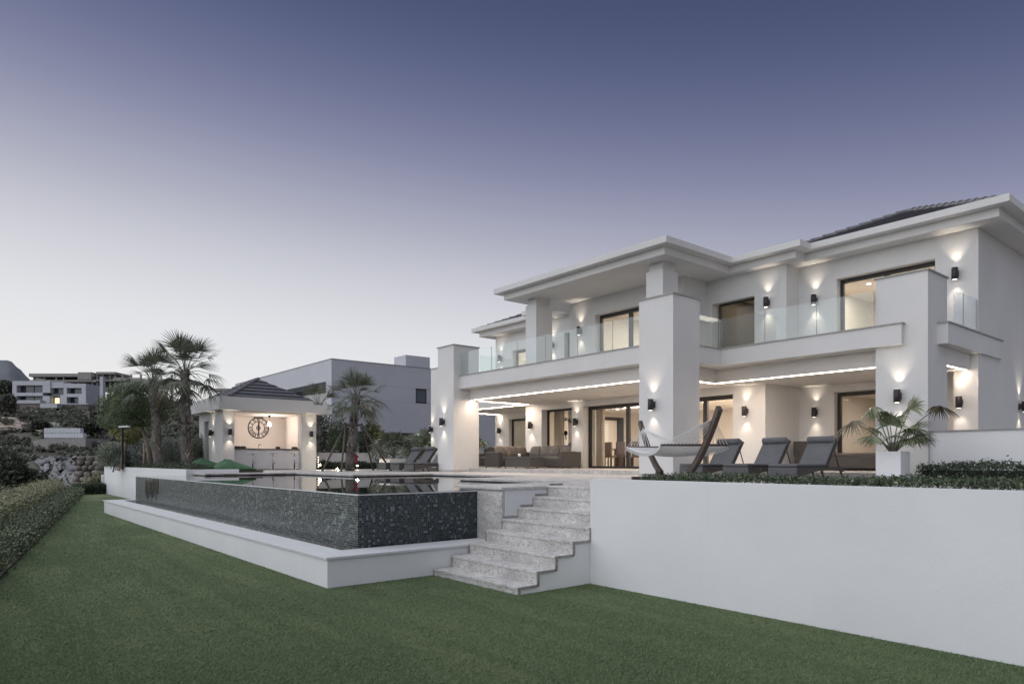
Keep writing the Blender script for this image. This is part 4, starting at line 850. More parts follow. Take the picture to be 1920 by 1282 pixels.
# big potted fan palm, front right
bx, by = PXc; pb = np.array([bx, by, 1.82]); fp = thing('potted_fan_palm', 'large fan palm with drooping fronds in the white planter box', 'palm plant', (bx, by, 1.80))
def off(dx, dy, dd=0): return RGT * dx + np.array([0, 0, 1.0]) * dy + FWD * dd
for hx, hy, hd, dx, dy, dd, rf, m_ in [(-.92, .62, -.1, -1, -.9, 0, .50, 'dry_leaf'), (-.62, .30, -.3, -1, -.25, -.3, .42, 'fan_leaf'), (-.40, .92, .1, -.6, -.8, 0, .42, 'fan_leaf'), (-.12, .85, .2, .7, -.5, .2, .42, 'fan_leaf'), (.30, .86, -.1, .3, .8, 0, .46, 'fan_leaf'),
    (.22, .50, -.3, .5, .25, -.4, .48, 'fan_leaf'), (.48, .45, .1, 1, -.1, 0, .46, 'fan_leaf'), (.98, .95, 0, 1, -.55, 0, .46, 'dry_leaf'), (.12, .25, -.35, .2, -.1, -.8, .44, 'fan_leaf'), (-.10, .28, -.3, -.5, .1, -.6, .40, 'fan_leaf'), (.46, .26, -.2, 1, -.1, -.2, .40, 'fan_leaf'), (-.30, .24, .2, -1, 0, .2, .36, 'fan_leaf'), (.05, .55, .2, .1, 1, .1, .44, 'fan_leaf'), (.30, .20, .3, .8, .1, .4, .42, 'fan_leaf'), (.18, .70, .1, .5, .6, -.2, .44, 'fan_leaf'), (.05, .38, -.4, -.1, .2, -.7, .42, 'fan_leaf'), (.30, .32, -.35, .6, .1, -.5, .44, 'fan_leaf'), (-.18, .42, .2, -.6, .3, .2, .40, 'fan_leaf'), (.45, .28, .0, 1, -.3, -.1, .44, 'fan_leaf')]:
    frond(pb + off(hx * .05, 0, hd * .1), pb + off(hx, hy + .05, hd), off(dx, dy, dd), rf, 26, R(200), .36, 1.3, .10).build('frond', m_, fp)
s = MB()
for k in range(5): a = k * 1.26; s.tube([pb + np.array([.05 * math.cos(a), .05 * math.sin(a), -.03]), pb + np.array([.09 * math.cos(a), .09 * math.sin(a), .22])], [.035, .02], 7)
s.build('stem', 'palm_trunk', fp, True)
def fanplant(label, base, r, n, leaf='palm_leaf', name='fan_plant', group=None, z0=1.2):
    base = np.array(base, float); t = thing(name, label, 'palm plant', tuple(base), 0, group); g_ = base.copy(); g_[2] = z0; MB().tube([g_, base], [.07, .05], 8).build('stem', 'palm_trunk', t, True)
    for k in range(n):
        elv = R(random.uniform(15, 85)); azm = k * 2.4; d = np.array([math.cos(azm) * math.cos(elv), math.sin(azm) * math.cos(elv), math.sin(elv)])
        frond(base, base + d * r * .6, d + np.array([0, 0, -.3]), r * .52, 16, R(190), .5).build('frond', leaf, t)
    return t
fanplant('small fan palm in the dark round pot beside the leftmost pillar', (-23.9, 17.1, 2.12), 1.15, 18, z0=2.03)
fanplant('small fan palm in a white box behind the far loungers', flat(738, 30, 1.80), 1.3, 18, z0=1.7)
for px, D_, z_, r_, lb_ in ((790, 33, 1.4, 1.7, 'feathery cycad plant left of the leftmost pillar'), (806, 34.5, 2.0, 1.5, 'taller cycad behind the far loungers beside the pillar'), (765, 35, 1.6, 1.5, 'cycad between the small fan palm and the pillar')):
    fanplant(lb_, flat(px, D_, z_), r_, 20, 'olive_leaf')
t = thing('planter_box', 'low white planter box holding the small fan palm behind the loungers', 'planter', tuple(flat(738, 30, 1.24))); MB().box(-.45, .45, -.45, .45, 0, .5).build('box', 'planter_white', t, local=True)
# leafy tree on the left
tb = flat(287, 29.5, 1.3)
bl = [(dep(px, py, 29.5 + random.uniform(-.8, .8)), (rx, rx, rz)) for px, py, rx, rz in ((215, 760, .75, .55), (245, 735, .85, .55), (280, 745, .8, .6), (235, 785, .8, .45), (275, 780, .8, .5), (205, 790, .5, .35), (300, 765, .6, .5), (250, 760, .9, .6))]
tree('leafy_tree', 'leafy light green tree with slim leaning trunk at left of the palms', tb, dep(266, 800, 29.5), bl, 16000, .095, 'tree_leaf', .075, second='hedge_leaf')
bl = [(dep(px, py, 31 + random.uniform(-.5, .5)), (.45, .45, .3)) for px, py in ((225, 808), (240, 820), (255, 812))]
tree('young_tree', 'small yellow-green young tree by the garden lamp post', flat(234, 31, 1.2), dep(236, 825, 31), bl, 5000, .10, 'yellow_leaf', .035)
for k, (px, d_, r_, h_, m_, lb_) in enumerate([(212, 30.5, .7, 1.3, 'olive_leaf', 'grey-green oleander bush left of the lamp post'), (238, 31.5, .7, 1.2, 'grey_leaf', 'silvery bush just right of the lamp post'), (263, 31, .8, 1.3, 'grey_leaf', 'silvery bush under the leafy tree trunk'), (318, 30, .7, 1.3, 'grey_leaf', 'silvery bush between the two palm trunks'), (333, 31, .6, 1.1, 'olive_leaf', 'dark green bush right beside the tall fan palm trunk'), (372, 32, .6, 1.6, 'olive_leaf', 'green bush beside the pool house corner')]):
    shrub(lb_, flat(px, d_, 1.25), r_, h_, 3800, .09, m_, second='olive_leaf' if k % 2 else 'white_flower' if k == 2 else 'grey_leaf')
for px, d_, r_, h_, m_, lb_ in [(612, 38, 1.2, 3.4, 'tree_dark', 'dark tree right behind the pool house column'), (640, 37, .9, 2.6, 'tree_leaf', 'green shrub left of the propped palm'), (690, 37, .8, 2.4, 'tree_dark', 'dark shrub right of the propped palm trunk'), (703, 37, .6, 2.6, 'yellow_leaf', 'yellow-green shrub right of the propped palm'), (712, 35.5, .5, 1.4, 'white_flower', 'white flowering shrub right of the propped palm')]:
    shrub(lb_, flat(px, d_, 1.2), r_, h_, 4500, .12, m_, second='tree_dark')
# garden lamp post + stakes
gp = flat(229.5, 27.5, 1.3); t = thing('garden_lamp_post', 'slim black garden lamp post with flat white head', 'lamp post', tuple(gp)); zt = dep(229.5, 800, 27.5)[2]
MB().box(gp[0] - .035, gp[0] + .035, gp[1] - .035, gp[1] + .035, gp[2], zt).build('post', 'black', t); s = MB(); s.bar(Vector((gp[0], gp[1], zt)) - Vector(RGT) * .12, Vector((gp[0], gp[1], zt + .02)) + Vector(RGT) * .28, .16, .06); s.build('lamp_head', 'planter_white', t)
for i, (px, px2, D_, y2) in enumerate(((233, 235, 30.5, 825), (224, 232, 30.2, 835), (270, 270, 29.0, 830), (281, 275, 29.2, 838))):
    t = thing('tree_stake', ['upright pale stake at the young yellow-green tree', 'slanting pale stake at the young yellow-green tree', 'upright pale stake at the leafy tree', 'slanting pale stake at the leafy tree'][i], 'stake', tuple(flat(px, D_, 1.3)), 0, 'tree stakes'); MB().tube([flat(px, D_, 1.2), dep(px2, y2, D_)], .035, 7).build('pole', 'stake_wood', t, True)
for i, (px, D_, z_) in enumerate(((293, 28.0, 1.42), (347, 25.6, 1.42))):
    t = thing('spot_lamp', ['uplight at the foot of the hidden fan palm', 'uplight at the foot of the tall fan palm'][i], 'spot lamp', tuple(flat(px, D_, 1.3)), 0, 'palm uplights'); MB().lathe([(.03, 0), (.03, .1), (.0, .1)], 10).build('body', 'black', t, local=True)
    li = bpy.data.lights.new('uplight', 'SPOT'); li.energy = 9; li.spot_size = R(45); li.color = (1, .8, .6); li.shadow_soft_size = .03; lo = bpy.data.objects.new('uplight', li); COL.objects.link(lo); lo.parent = t; lo.location = (0, 0, .13); q_ = Vector(RGT) * .12 + Vector(FWD) * .2 + Vector((0, 0, 1)); lo.rotation_euler = q_.to_track_quat('-Z', 'Y').to_euler()
# ================================================================== POOL HOUSE
PH = thing('pool_house', 'white open bar pavilion with slate hipped roof at the pool end', 'pavilion', (-32, 11, 1.24)); XP = -30.7; zp = 1.245
def pbox(n_, x0, x1, y0, y1, z0, z1, m_='stucco', p=None, bv=0): return MB().box(x0, x1, y0, y1, z0, z1).build(n_, m_, p or PH, bevel=bv)
pbox('column', XP - .45, XP, 12.60, 13.31, zp, 3.84); pbox('column', XP - .55, XP, 9.08, 9.57, zp, 3.84)
wall_x(-34.3, .25, 9.33, 13.3, zp, 3.84, 'bar_wall', parent=PH)
s = MB(); s.box(-34.3, -33.45, 9.08, 9.33, zp, 3.84); s.box(-32.75, -31.26, 9.08, 9.33, zp, 3.84); s.box(-33.45, -32.75, 9.08, 9.33, 3.45, 3.84); s.build('wall', 'stucco', PH); pbox('door', -33.45, -32.75, 9.2, 9.24, zp, 3.45, 'coping')
pbox('wall', -34.3, -31.16, 13.06, 13.30, zp, 3.84, 'bar_wall'); pbox('inner_pier', -33.2, -31.17, 12.86, 13.059, zp, 3.84, 'bar_wall')
pbox('canopy', -34.9, -30.15, 8.78, 13.86, 3.842, 4.235); pbox('cornice', -34.3, -30.16, 8.79, 12.95, 4.236, 4.40)
pbox('ceiling', -34.25, -30.75, 9.1, 13.25, 3.80, 3.841, 'bar_wall')
hip_roof(-34.2, -30.2, 9.2, 12.92, 4.40, .56, .27, PH, .085)
C = thing('bar_counter', 'grey fronted bar counter with dark top in the pool house', 'counter', (-31.2, 11.1, zp)); pbox('counter_front', -31.45, -30.98, 9.58, 12.595, zp + .03, 2.14, 'counter_front', C); pbox('counter_top', -31.5, -30.93, 9.58, 12.595, 2.142, 2.20, 'counter_top', C, .008); pbox('kickboard', -31.4, -31.0, 9.6, 12.59, zp, zp + .029, 'frame_dark', C)
for i, px in enumerate((474, 512, 552)):
    q = onx(px, 880, -30.45); t = thing('bar_stool', ['left bar stool at the pool house counter', 'middle bar stool at the pool house counter', 'right bar stool at the pool house counter'][i], 'bar stool', (-30.45, q[1], zp), 0, 'bar stools at the counter')
    s = MB(); s.lathe([(.0, .74), (.12, .72), (.20, .76), (.22, .80), (.20, .79), (.12, .75), (0, .755)], 18); s.build('seat', 'ceramic', t, True, local=True)
    MB().lathe([(.022, .30), (.022, .73)], 10).build('column', 'steel', t, True, local=True); MB().lathe([(.028, .02), (.028, .30)], 10).build('lower_column', 'frame_dark', t, True, local=True); MB().lathe([(.20, 0), (.20, .012), (.05, .025), (0, .03)], 20).build('base', 'steel', t, True, local=True)
    MB().tube([(.02, 0, .30), (.14, .08, .30), (.14, -.08, .30), (.02, 0, .30)], .010, 6).build('footrest', 'steel', t, True, local=True)
# wall clock with roman numerals
xc = -34.04; cq = onx(484.5, 802, xc); rc = .50
t = thing('wall_clock', 'large black open-work clock with roman numerals in the pool house', 'clock', tuple(cq))
def ringm(r, rr, n=40): return MB().tube([(0, r * math.cos(2 * PI * k / n), r * math.sin(2 * PI * k / n)) for k in range(n + 1)], rr, 6, False)
for r_, rr in ((rc, .024), (rc * .60, .014), (.09, .016)): ringm(r_, rr).build('ring', 'black', t, True, local=True)
NUM = ['XII', 'I', 'II', 'III', 'IIII', 'V', 'VI', 'VII', 'VIII', 'IX', 'X', 'XI']
for h_, tx in enumerate(NUM):
    a = 2 * PI * h_ / 12; er = Vector((0, math.sin(a), math.cos(a))); et = Vector((0, math.cos(a), -math.sin(a))); s = MB(); wd = {'I': .05, 'V': .085, 'X': .085}; tot = sum(wd[c] for c in tx); x = -tot / 2; i0, i1 = rc * .63, rc * .95
    for c in tx:
        m_ = x + wd[c] / 2; pt = lambda u, rr: er * rr + et * u; q = wd[c] * .36
        if c == 'I': s.bar(pt(m_, i0), pt(m_, i1), .022, .02, (1, 0, 0))
        if c == 'V': s.bar(pt(m_ - q, i1), pt(m_, i0), .020, .02, (1, 0, 0)); s.bar(pt(m_ + q, i1), pt(m_, i0), .014, .018, (1, 0, 0))
        if c == 'X': s.bar(pt(m_ - q, i1), pt(m_ + q, i0), .020, .02, (1, 0, 0)); s.bar(pt(m_ + q, i1), pt(m_ - q, i0), .014, .018, (1, 0, 0))
        x += wd[c]
    s.build('numeral', 'black', t, local=True)
s = MB(); s.bar((.03, 0, -.36), (.03, 0, .1), .05, .02, (1, 0, 0)); s.bar((.035, 0, -.05), (.035, .02, .30), .06, .02, (1, 0, 0)); s.build('hands', 'black', t, local=True); 
for k in range(6): a = PI * k / 3; MB().bar((.0, .09 * math.sin(a), .09 * math.cos(a)), (.0, -.09 * math.sin(a), -.09 * math.cos(a)), .014, .012, (1, 0, 0)).build('spoke', 'black', t, local=True)
q = onx(484.5, 783, xc); t = thing('wall_bracket', 'short black bar fixed on the wall above the pool house clock', 'bracket', tuple(q)); MB().box(-.01, .05, -.22, .22, -.035, .035).build('bar', 'black', t, local=True, bevel=.01)
q = onx(533, 783.5, xc); t = thing('wall_vent', 'small oval grey vent on the pool house wall right of the clock', 'vent', tuple(q)); MB().box(-.01, .03, -.17, .17, -.06, .06).build('grille', 'ac_metal', t, local=True, bevel=.05)
xl = -32.3; qa = onx(505, 775, xl); qb = onx(505, 796, xl); t = thing('pendant_lamp', 'bare glowing pendant bulb hanging in the pool house', 'pendant lamp', tuple(qb)); tz = 3.80 - qb[2]
MB().lathe([(.0, tz), (.07, tz), (.03, tz - .10), (0, tz - .10)], 12).build('canopy', 'black', t, True, local=True); MB().tube([(0, 0, tz - .1), (0, 0, .12)], .008, 6).build('cord', 'black', t, local=True); MB().lathe([(.0, -.07), (.05, -.05), (.072, 0), (.05, .055), (.025, .1), (0, .12)], 16).build('bulb', 'bulb', t, True, local=True)
li = bpy.data.lights.new('pendant_light', 'POINT'); li.energy = 26; li.color = (1, .87, .77); li.shadow_soft_size = .08; lo = bpy.data.objects.new('pendant_light', li); COL.objects.link(lo); lo.parent = t; lo.location = (.0, 0, -.16)
q = onx(485, 838, -31.25); t = thing('bar_tap', 'small curved steel tap on the pool house counter', 'tap', (-31.25, q[1], 2.20)); MB().tube([(0, 0, 0), (0, 0, .14), (0, .03, .19), (0, .09, .19), (0, .10, .16)], .014, 8).build('spout', 'dark_metal', t, True, local=True)
for y0, y1, lb_ in ((9.7, 9.95, 'dark box at the left end of the bar counter'), (10.0, 10.2, 'brown tray beside the dark box on the bar counter'), (11.6, 11.75, 'small dark pot on the right half of the bar counter'), (12.35, 12.57, 'dark tray at the right end of the bar counter')):
    t = thing('counter_box', lb_, 'box', (-31.2, (y0 + y1) / 2, 2.201), 0, 'items on the bar counter'); MB().box(-.1, .1, -(y1 - y0) / 2, (y1 - y0) / 2, 0, .09).build('body', 'wood_dark', t, local=True, bevel=.01); MB().box(-.09, .09, -(y1 - y0) / 2 + .01, (y1 - y0) / 2 - .01, .091, .10).build('lid', 'black', t, local=True)
for p, n_, lb_ in (((XP + .002, 9.357, 2.89), (1, 0, 0), 'wall lamp on the left front column of the pool house'), ((XP + .002, 13.03, 2.89), (1, 0, 0), 'wall lamp on the right front column of the pool house'), ((-32.05, 9.078, 2.89), FR, 'wall lamp on the side wall of the pool house')): wall_lamp(p, n_, lb_, 11)
def beanbag(loc, rz, lb_, sc=1.0):
    n1, n2 = 26, 16; V = []; F = []
    for i in range(n2 + 1):
        ph = PI * i / n2
        for j in range(n1):
            a = 2 * PI * j / n1; x = math.sin(ph) * math.cos(a); y = math.sin(ph) * math.sin(a); z = -math.cos(ph)
            L_ = .62 + .35 * max(0, x); k = 1 + .05 * math.sin(5 * a + 2 * ph) + .03 * math.sin(9 * a - 4 * ph)
            hz = .30 * (1 - .55 * max(0, x)) if z > 0 else .12
            top = .07 * math.exp(-((x + .35) ** 2 + y * y) * 5) if z > 0 else 0
            V.append((x * L_ * k, y * .48 * k, .12 + z * hz * k + top))
    for i in range(n2):
        for j in range(n1): F.append((i * n1 + j, i * n1 + (j + 1) % n1, (i + 1) * n1 + (j + 1) % n1, (i + 1) * n1 + j))
    t = thing('bean_bag', lb_, 'bean bag', loc, rz, 'green bean bags'); m_ = MB(); m_.v = V; m_.f = F; m_.build('bag', 'bean_green', t, True, local=True)
    MB().tube([(-.30, -.1, .40), (-.22, 0, .50), (-.14, .1, .40)], .025, 8).build('handle', 'bean_green', t, True, local=True); t.scale = (sc,) * 3; return t
q = onz(433, 885, 1.242); beanbag((q[0], q[1], 1.243), R(52), 'bright green bean bag lying in front of the pool house', .92)
q = dep(384, 880, 29.0); beanbag((q[0], q[1], 1.243), R(50), 'bright green bean bag behind the planter hedge', 1.05)
q = dep(372, 858, 35.5); t = thing('air_conditioner', 'grey outdoor air conditioning unit left of the pool house', 'air conditioner', (q[0], q[1], 1.3)); MB().box(-.2, .2, -.45, .45, 0, .75).build('case', 'ac_metal', t, local=True, bevel=.02)
s = MB(); s.lathe([(.28, 0), (.28, .01), (.0, .012)], 24); s.v = [(.2 + z, x, .38 + y) for x, y, z in s.v]; s.build('fan_grille', 'black', t, local=True)
q0 = onx(594.6, 857, -30.6); t = thing('string_light', 'vertical string of small lights at the right edge of the pool house', 'string light', tuple(q0)); s = MB(); s.tube([(-30.62, 13.36, 1.3), (-30.62, 13.36, 3.8)], .02, 6); s.build('cable', 'black', t)
for k in range(5): MB().lathe([(0, -.03), (.022, -.012), (.022, .012), (0, .03)], 8, (-30.585, 13.365, 1.38 + .11 * k)).build('bulb', 'fairy', t)
# ---- garden wall, dark hedge and spot lamps behind the pool
t = thing('garden_wall', 'low white garden wall behind the propped palm', 'wall', (-31.9, 16, 1.2)); y1_ = onx(712, 860, -31.9)[1]; MB().box(-32.2, -31.9, 13.45, y1_, 1.1, 2.02).build('wall_face', 'garden_wall', t); MB().box(-32.23, -31.87, 13.45, y1_ + .03, 2.021, 2.05).build('coping', 'garden_wall', t)
t = thing('garden_wall', 'low white garden wall at the back left of the villa', 'wall', (-37, 22, 1.2)); MB().box(-37.3, -37.0, 18.2, 27, 1.0, 2.3).build('wall_face', 'garden_wall', t); MB().box(-37.33, -36.97, 18.2, 27, 2.301, 2.33).build('coping', 'slate_coping', t)
ya = onx(600, 875, -31.3)[1]; yb = onx(700, 875, -31.3)[1]; hedge('clipped_hedge', 'dark low hedge at the foot of the garden wall behind the propped palm', -31.7, -31.0, ya, yb, 1.24, 1.52, 5000, .09, [('hedge_dark', .9), ('hedge_leaf', .1)])
for i, (px, py, D_) in enumerate(((600, 873, 30.6), (632, 880, 29.6), (670, 874, 30.4))):
    q = dep(px, py, D_); t = thing('spot_lamp', ['glowing garden spot lamp beside the pool house column', 'glowing garden spot lamp left of the propped palm foot', 'glowing garden spot lamp right of the propped palm foot'][i], 'spot lamp', (q[0], q[1], q[2]), 0, 'garden spot lamps'); MB().lathe([(.02, -.2), (.02, -.02), (.045, 0)], 10).build('spike', 'black', t, local=True); MB().lathe([(0, .0), (.05, .005), (.05, .05), (0, .07)], 12).build('glow', 'fairy', t, True, local=True)
    li = bpy.data.lights.new('spot_glow', 'POINT'); li.energy = 9; li.color = (1, .85, .6); li.shadow_soft_size = .05; lo = bpy.data.objects.new('spot_glow', li); COL.objects.link(lo); lo.parent = t; lo.location = (0, 0, .14)

# ================================================================== NEIGHBOUR HOUSE
NB = thing('neighbour_house', 'plain pale modern house behind the pool area with rooftop box', 'house', (-50, 23, 0)); nx, ny, nz = -42.31, 19.4, 8.36
def nbx(n_, *a, m_='stucco_far'): return MB().box(*a).build(n_, m_, NB)
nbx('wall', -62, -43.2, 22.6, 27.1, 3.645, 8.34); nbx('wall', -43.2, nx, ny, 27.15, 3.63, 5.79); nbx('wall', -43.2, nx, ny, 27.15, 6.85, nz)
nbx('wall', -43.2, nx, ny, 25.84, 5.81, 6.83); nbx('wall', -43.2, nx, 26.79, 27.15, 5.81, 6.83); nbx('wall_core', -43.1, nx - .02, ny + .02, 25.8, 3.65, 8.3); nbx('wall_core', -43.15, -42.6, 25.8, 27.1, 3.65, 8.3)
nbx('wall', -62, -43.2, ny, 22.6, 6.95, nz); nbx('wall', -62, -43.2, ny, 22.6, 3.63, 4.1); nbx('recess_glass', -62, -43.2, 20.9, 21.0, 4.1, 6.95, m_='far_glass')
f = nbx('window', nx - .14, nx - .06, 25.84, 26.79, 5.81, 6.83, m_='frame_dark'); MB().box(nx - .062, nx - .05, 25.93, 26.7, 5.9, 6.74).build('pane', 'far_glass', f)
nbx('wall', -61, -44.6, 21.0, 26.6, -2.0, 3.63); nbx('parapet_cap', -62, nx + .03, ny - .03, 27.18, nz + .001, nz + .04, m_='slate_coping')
xb_ = -45.0; y0_ = onx(761, 680, xb_)[1]; y1_ = onx(806, 680, xb_)[1]; zt_ = onx(761, 665, xb_)[2]; xa_ = ony(739, 680, y0_)[0]; nbx('rooftop_box', xa_, xb_, y0_, y1_, nz + .02, zt_)
nbx('wall', -43.0, -42.4, 27.2, 34, 1.0, 7.0)

# ================================================================== TERRAIN AND BACKGROUND
PROF = [(0, -.9), (36, -1.0), (46, -2.4), (60, -1.6), (75, .2), (98, 1.7), (106, 3.2), (113, 5.0), (130, 8.0), (150, 11.6), (170, 15.3), (200, 20), (260, 25), (400, 31), (800, 34), (2500, 20)]
def terr(x, y):
    D = x * FWD[0] + y * FWD[1]; Rr = x * RGT[0] + y * RGT[1]; r = np.hypot(x, y); az = np.arctan2(Rr, D)   # az<0 = left
    p = np.interp(r / 1.2, *zip(*PROF)); left = np.interp(az, [-2.6, -1.2, -.70, -.36, -.22, -.05, .6, 1.2], [-.15, -.1, .95, 1.0, .62, .42, .25, .1]); h = np.where(p > 0, p * left, p)
    h += np.where(r > 55, np.minimum(1, (r - 55) / 60) * (.7 * np.sin(x * .11 + 1) * np.sin(y * .13) + .35 * np.sin(x * .31 + y * .27)), 0); return h
th = np.concatenate([np.linspace(-PI, -.9, 26)[:-1], np.linspace(-.9, .9, 150)[:-1], np.linspace(.9, PI, 27)[:-1]]); rr = np.concatenate([[3, 12, 24], np.linspace(34, 210, 130), np.geomspace(215, 3000, 40)])
A_, B_ = np.meshgrid(th, rr); xx = FWD[0] * np.cos(A_) * B_ + RGT[0] * np.sin(A_) * B_; yy = FWD[1] * np.cos(A_) * B_ + RGT[1] * np.sin(A_) * B_; zz = terr(xx, yy)
nT, nR = len(th), len(rr); idx = np.arange(nT * nR).reshape(nR, nT); nxt = np.roll(idx, -1, axis=1); F4 = np.stack([idx[:-1], idx[1:], nxt[1:], nxt[:-1]], -1).reshape(-1, 4)
def terr_mat():
    m, n, l, b = newmat('hillside'); v = pos(n, l); a = noise(n, l, v, .055, 6, .62); f = noise(n, l, v, .5, 5, .65)
    c = rampn(n, l, a, [(.36, (.085, .085, .066)), (.5, (.145, .138, .112)), (.60, (.22, .195, .165)), (.72, (.26, .21, .17))]); c = mixc(n, l, rampn(n, l, f, [(.45, 0.0), (.65, .6)]), c, (.075, .076, .058))
    l.new(c, b.inputs['Base Color']); b.inputs['Roughness'].default_value = 1.0; b.inputs['Specular IOR Level'].default_value = .1; bump(n, l, b, f, 1.0, .6)
terr_mat(); o = struct(obj('hillside', rawmesh('hillside', np.stack([xx, yy, zz], -1).reshape(-1, 3), F4=F4), 'hillside', smooth=True))
def gz(px, D): p = dep(px, HYP, D); p[2] = float(terr(p[0], p[1])); return p
# distant mountain
def mtn():
    n = 60; V = []; F = []
    for i in range(n + 1):
        px = -420 + 520 * i / n; top = np.interp(px, [-420, -300, -150, -60, 0, 20, 35, 48, 62, 100], [700, 668, 660, 664, 675, 678, 688, 702, 722, 770]) + 2.0 * math.sin(i * 1.1) + 1.2 * math.sin(i * 2.7)
        for k in range(8): f_ = k / 7; D_ = 900 - 190 * f_; yv = top + (815 - top) * f_ ** .8; V.append(dep(px, yv, D_))
        V.append(dep(px, top + 60, 1150))
    for i in range(n):
        for k in range(7): a = i * 9 + k; F.append((a, a + 1, a + 10, a + 9))
        F.append((i * 9 + 8, i * 9, i * 9 + 9, i * 9 + 17))
    m_ = MB(); m_.add(V, F); struct(m_.build('mountain', 'mountain_rock', None, True))
mtn()
# scree patch (bare pale ground)
def patch(name, pts, mat, lift=.06):
    s = MB(); n = 14; (x0, x1, d0, d1) = pts; V = []
    for i in range(n + 1):
        for j in range(n + 1): px = x0 + (x1 - x0) * i / n; D_ = d0 + (d1 - d0) * j / n; e = (x1 - x0) * (.12 * math.sin(j * 1.7 + x0) + .07 * math.sin(j * 3.1 + i)); g = (d1 - d0) * (.10 * math.sin(i * 1.3 + x0) + .06 * math.sin(i * 2.9)); p = gz(px + e, D_ + g); p[2] += lift + .12 * math.sin(i * 1.9) * math.sin(j * 1.7) + .12; V.append(p)
    s.add(V, [(a, a + 1, a + n + 2, a + n + 1) for i in range(n) for j in range(n) for a in [i * (n + 1) + j]]); o = s.build(name, mat, None, True); struct(o)
simple('scree', (.20, .198, .198), .95, .3, .6, 0, 1.5, .8, .2); simple('sand_path', (.40, .33, .27), .95, .25, .5)
patch('gravel_patch', (72, 142, 62, 98), 'scree'); patch('dirt_path', (-10, 55, 88, 96), 'scree'); patch('dirt_track', (-20, 80, 122, 131), 'sand_path', .25)
# scattered scrub (uncountable)
def scrub():
    Vs = []; 
    for k in range(1500):
        px = random.uniform(-60, 460); D_ = random.uniform(60, 210)
        if 66 < px < 146 and 60 < D_ < 100: continue
        p = gz(px, D_); r_ = random.uniform(.25, .8) * (1 + D_ / 300); Vs.append(leaf_arrays(blob_pts(p + np.array([0, 0, r_ * .35]), (r_, r_, r_ * .6), 46), .5 + D_ / 320))
    o = leaf_obj('hillside_scrub', Vs, 'scrub'); stuff(tag(o, 'scattered dry scrub covering the hillside on the left', 'scrub'))
scrub()
# bushes and trees that can be picked out
for i, (px, D_, r_, h_, m_, lb_) in enumerate([(30, 46, 1.7, 4.6, 'tree_dark', 'dark broad tree beyond the hedge at the left edge'), (75, 47, 1.1, 3.0, 'tree_dark', 'dark tree beyond the hedge right of the broad one'), (8, 44, 1.5, 2.2, 'scrub', 'grey-green bush beyond the hedge at the far left edge'), (104, 49, .9, 1.9, 'tree_dark', 'small dark tree just left of the boulder wall'),
    (172, 126, 2.3, 3.0, 'tree_dark', 'round dark tree right of the stacked blocks'), (80, 124, 1.5, 1.9, 'tree_dark', 'dark bush in front of the pale shed'), (12, 138, 1.8, 4.6, 'scrub', 'tree above the bare earth bank at the left edge'), (8, 172, 2.6, 6.0, 'tree_dark', 'tall dark trees left of the far white house'), (212, 60, 1.3, 4.0, 'tree_dark', 'dark shrubs above the boulder wall'), (182, 56, 1.1, 3.2, 'tree_dark', 'dark shrub directly on top of the boulder wall'), (325, 70, 2.4, 5.8, 'tree_dark', 'dark tree mass between the palm trunks'), (265, 66, 2.0, 4.8, 'scrub', 'dark bush behind the lamp post'), (380, 75, 2.4, 6.5, 'tree_dark', 'dark tree left of the pool house door')]):
    p = gz(px, D_); tree('background_tree' if h_ > 3 else 'background_bush', lb_, p, p + np.array([0, 0, h_ * .35]), [((p[0] + random.uniform(-.5, .5) * r_, p[1] + random.uniform(-.5, .5) * r_, p[2] + h_ * random.uniform(.4, .8)), (r_ * .6, r_ * .6, h_ * .3)) for _ in range(7)], 3200, .10 + D_ / 240, m_, .1, 'trees and bushes on the hillside', 'scrub', cat='tree' if h_ > 3 else 'bush')
# boulder wall
t = thing('boulder_wall', 'stacked dark boulder retaining wall left of the planter wall', 'stone wall', tuple(dep(165, 905, 42)))
rows = [(938, 130, 200, 4), (928, 134, 199, 3), (918, 137, 198, 4), (908, 140, 198, 3), (898, 143, 195, 4), (888, 146, 196, 3), (877, 147, 196, 4), (868, 150, 196, 3), (860, 152, 198, 3)]
def rock(c, sx, sy, sz, seed):
    rg = np.random.default_rng(seed); n1, n2 = 10, 7; V = []; ph0 = rg.random(6) * 6
    for i in range(n2 + 1):
        a = PI * i / n2
        for j in range(n1):
            b_ = 2 * PI * j / n1; d = np.array([math.sin(a) * math.cos(b_), math.sin(a) * math.sin(b_), math.cos(a)]); d = np.sign(d) * np.abs(d) ** .55
            k = 1 + .10 * math.sin(3 * b_ + ph0[0]) * math.sin(2 * a + ph0[1]) + .07 * math.sin(5 * b_ + ph0[2]); q = d * k; V.append(np.array(c) + RGT * q[0] * sx + FWD * q[1] * sy + np.array([0, 0, q[2] * sz]))
    m_ = MB(); m_.add(V, [(i * n1 + j, i * n1 + (j + 1) % n1, (i + 1) * n1 + (j + 1) % n1, (i + 1) * n1 + j) for i in range(n2) for j in range(n1)]); return m_
sd_ = 0
for py, xa1, xb1, n in rows:
    cuts = sorted([xa1 + (xb1 - xa1) * (k + random.uniform(-.2, .2) * (0 < k < n)) / n for k in range(n + 1)])
    for a, b_ in zip(cuts[:-1], cuts[1:]): sd_ += 1; rock(dep((a + b_) / 2, py + random.uniform(-1, 1), 42 + (908 - py) * .02), (b_ - a) / 2 * 42 / FPX * .98, .5, .165 + random.uniform(-.02, .03), sd_).build('boulder', 'boulder', t, True)
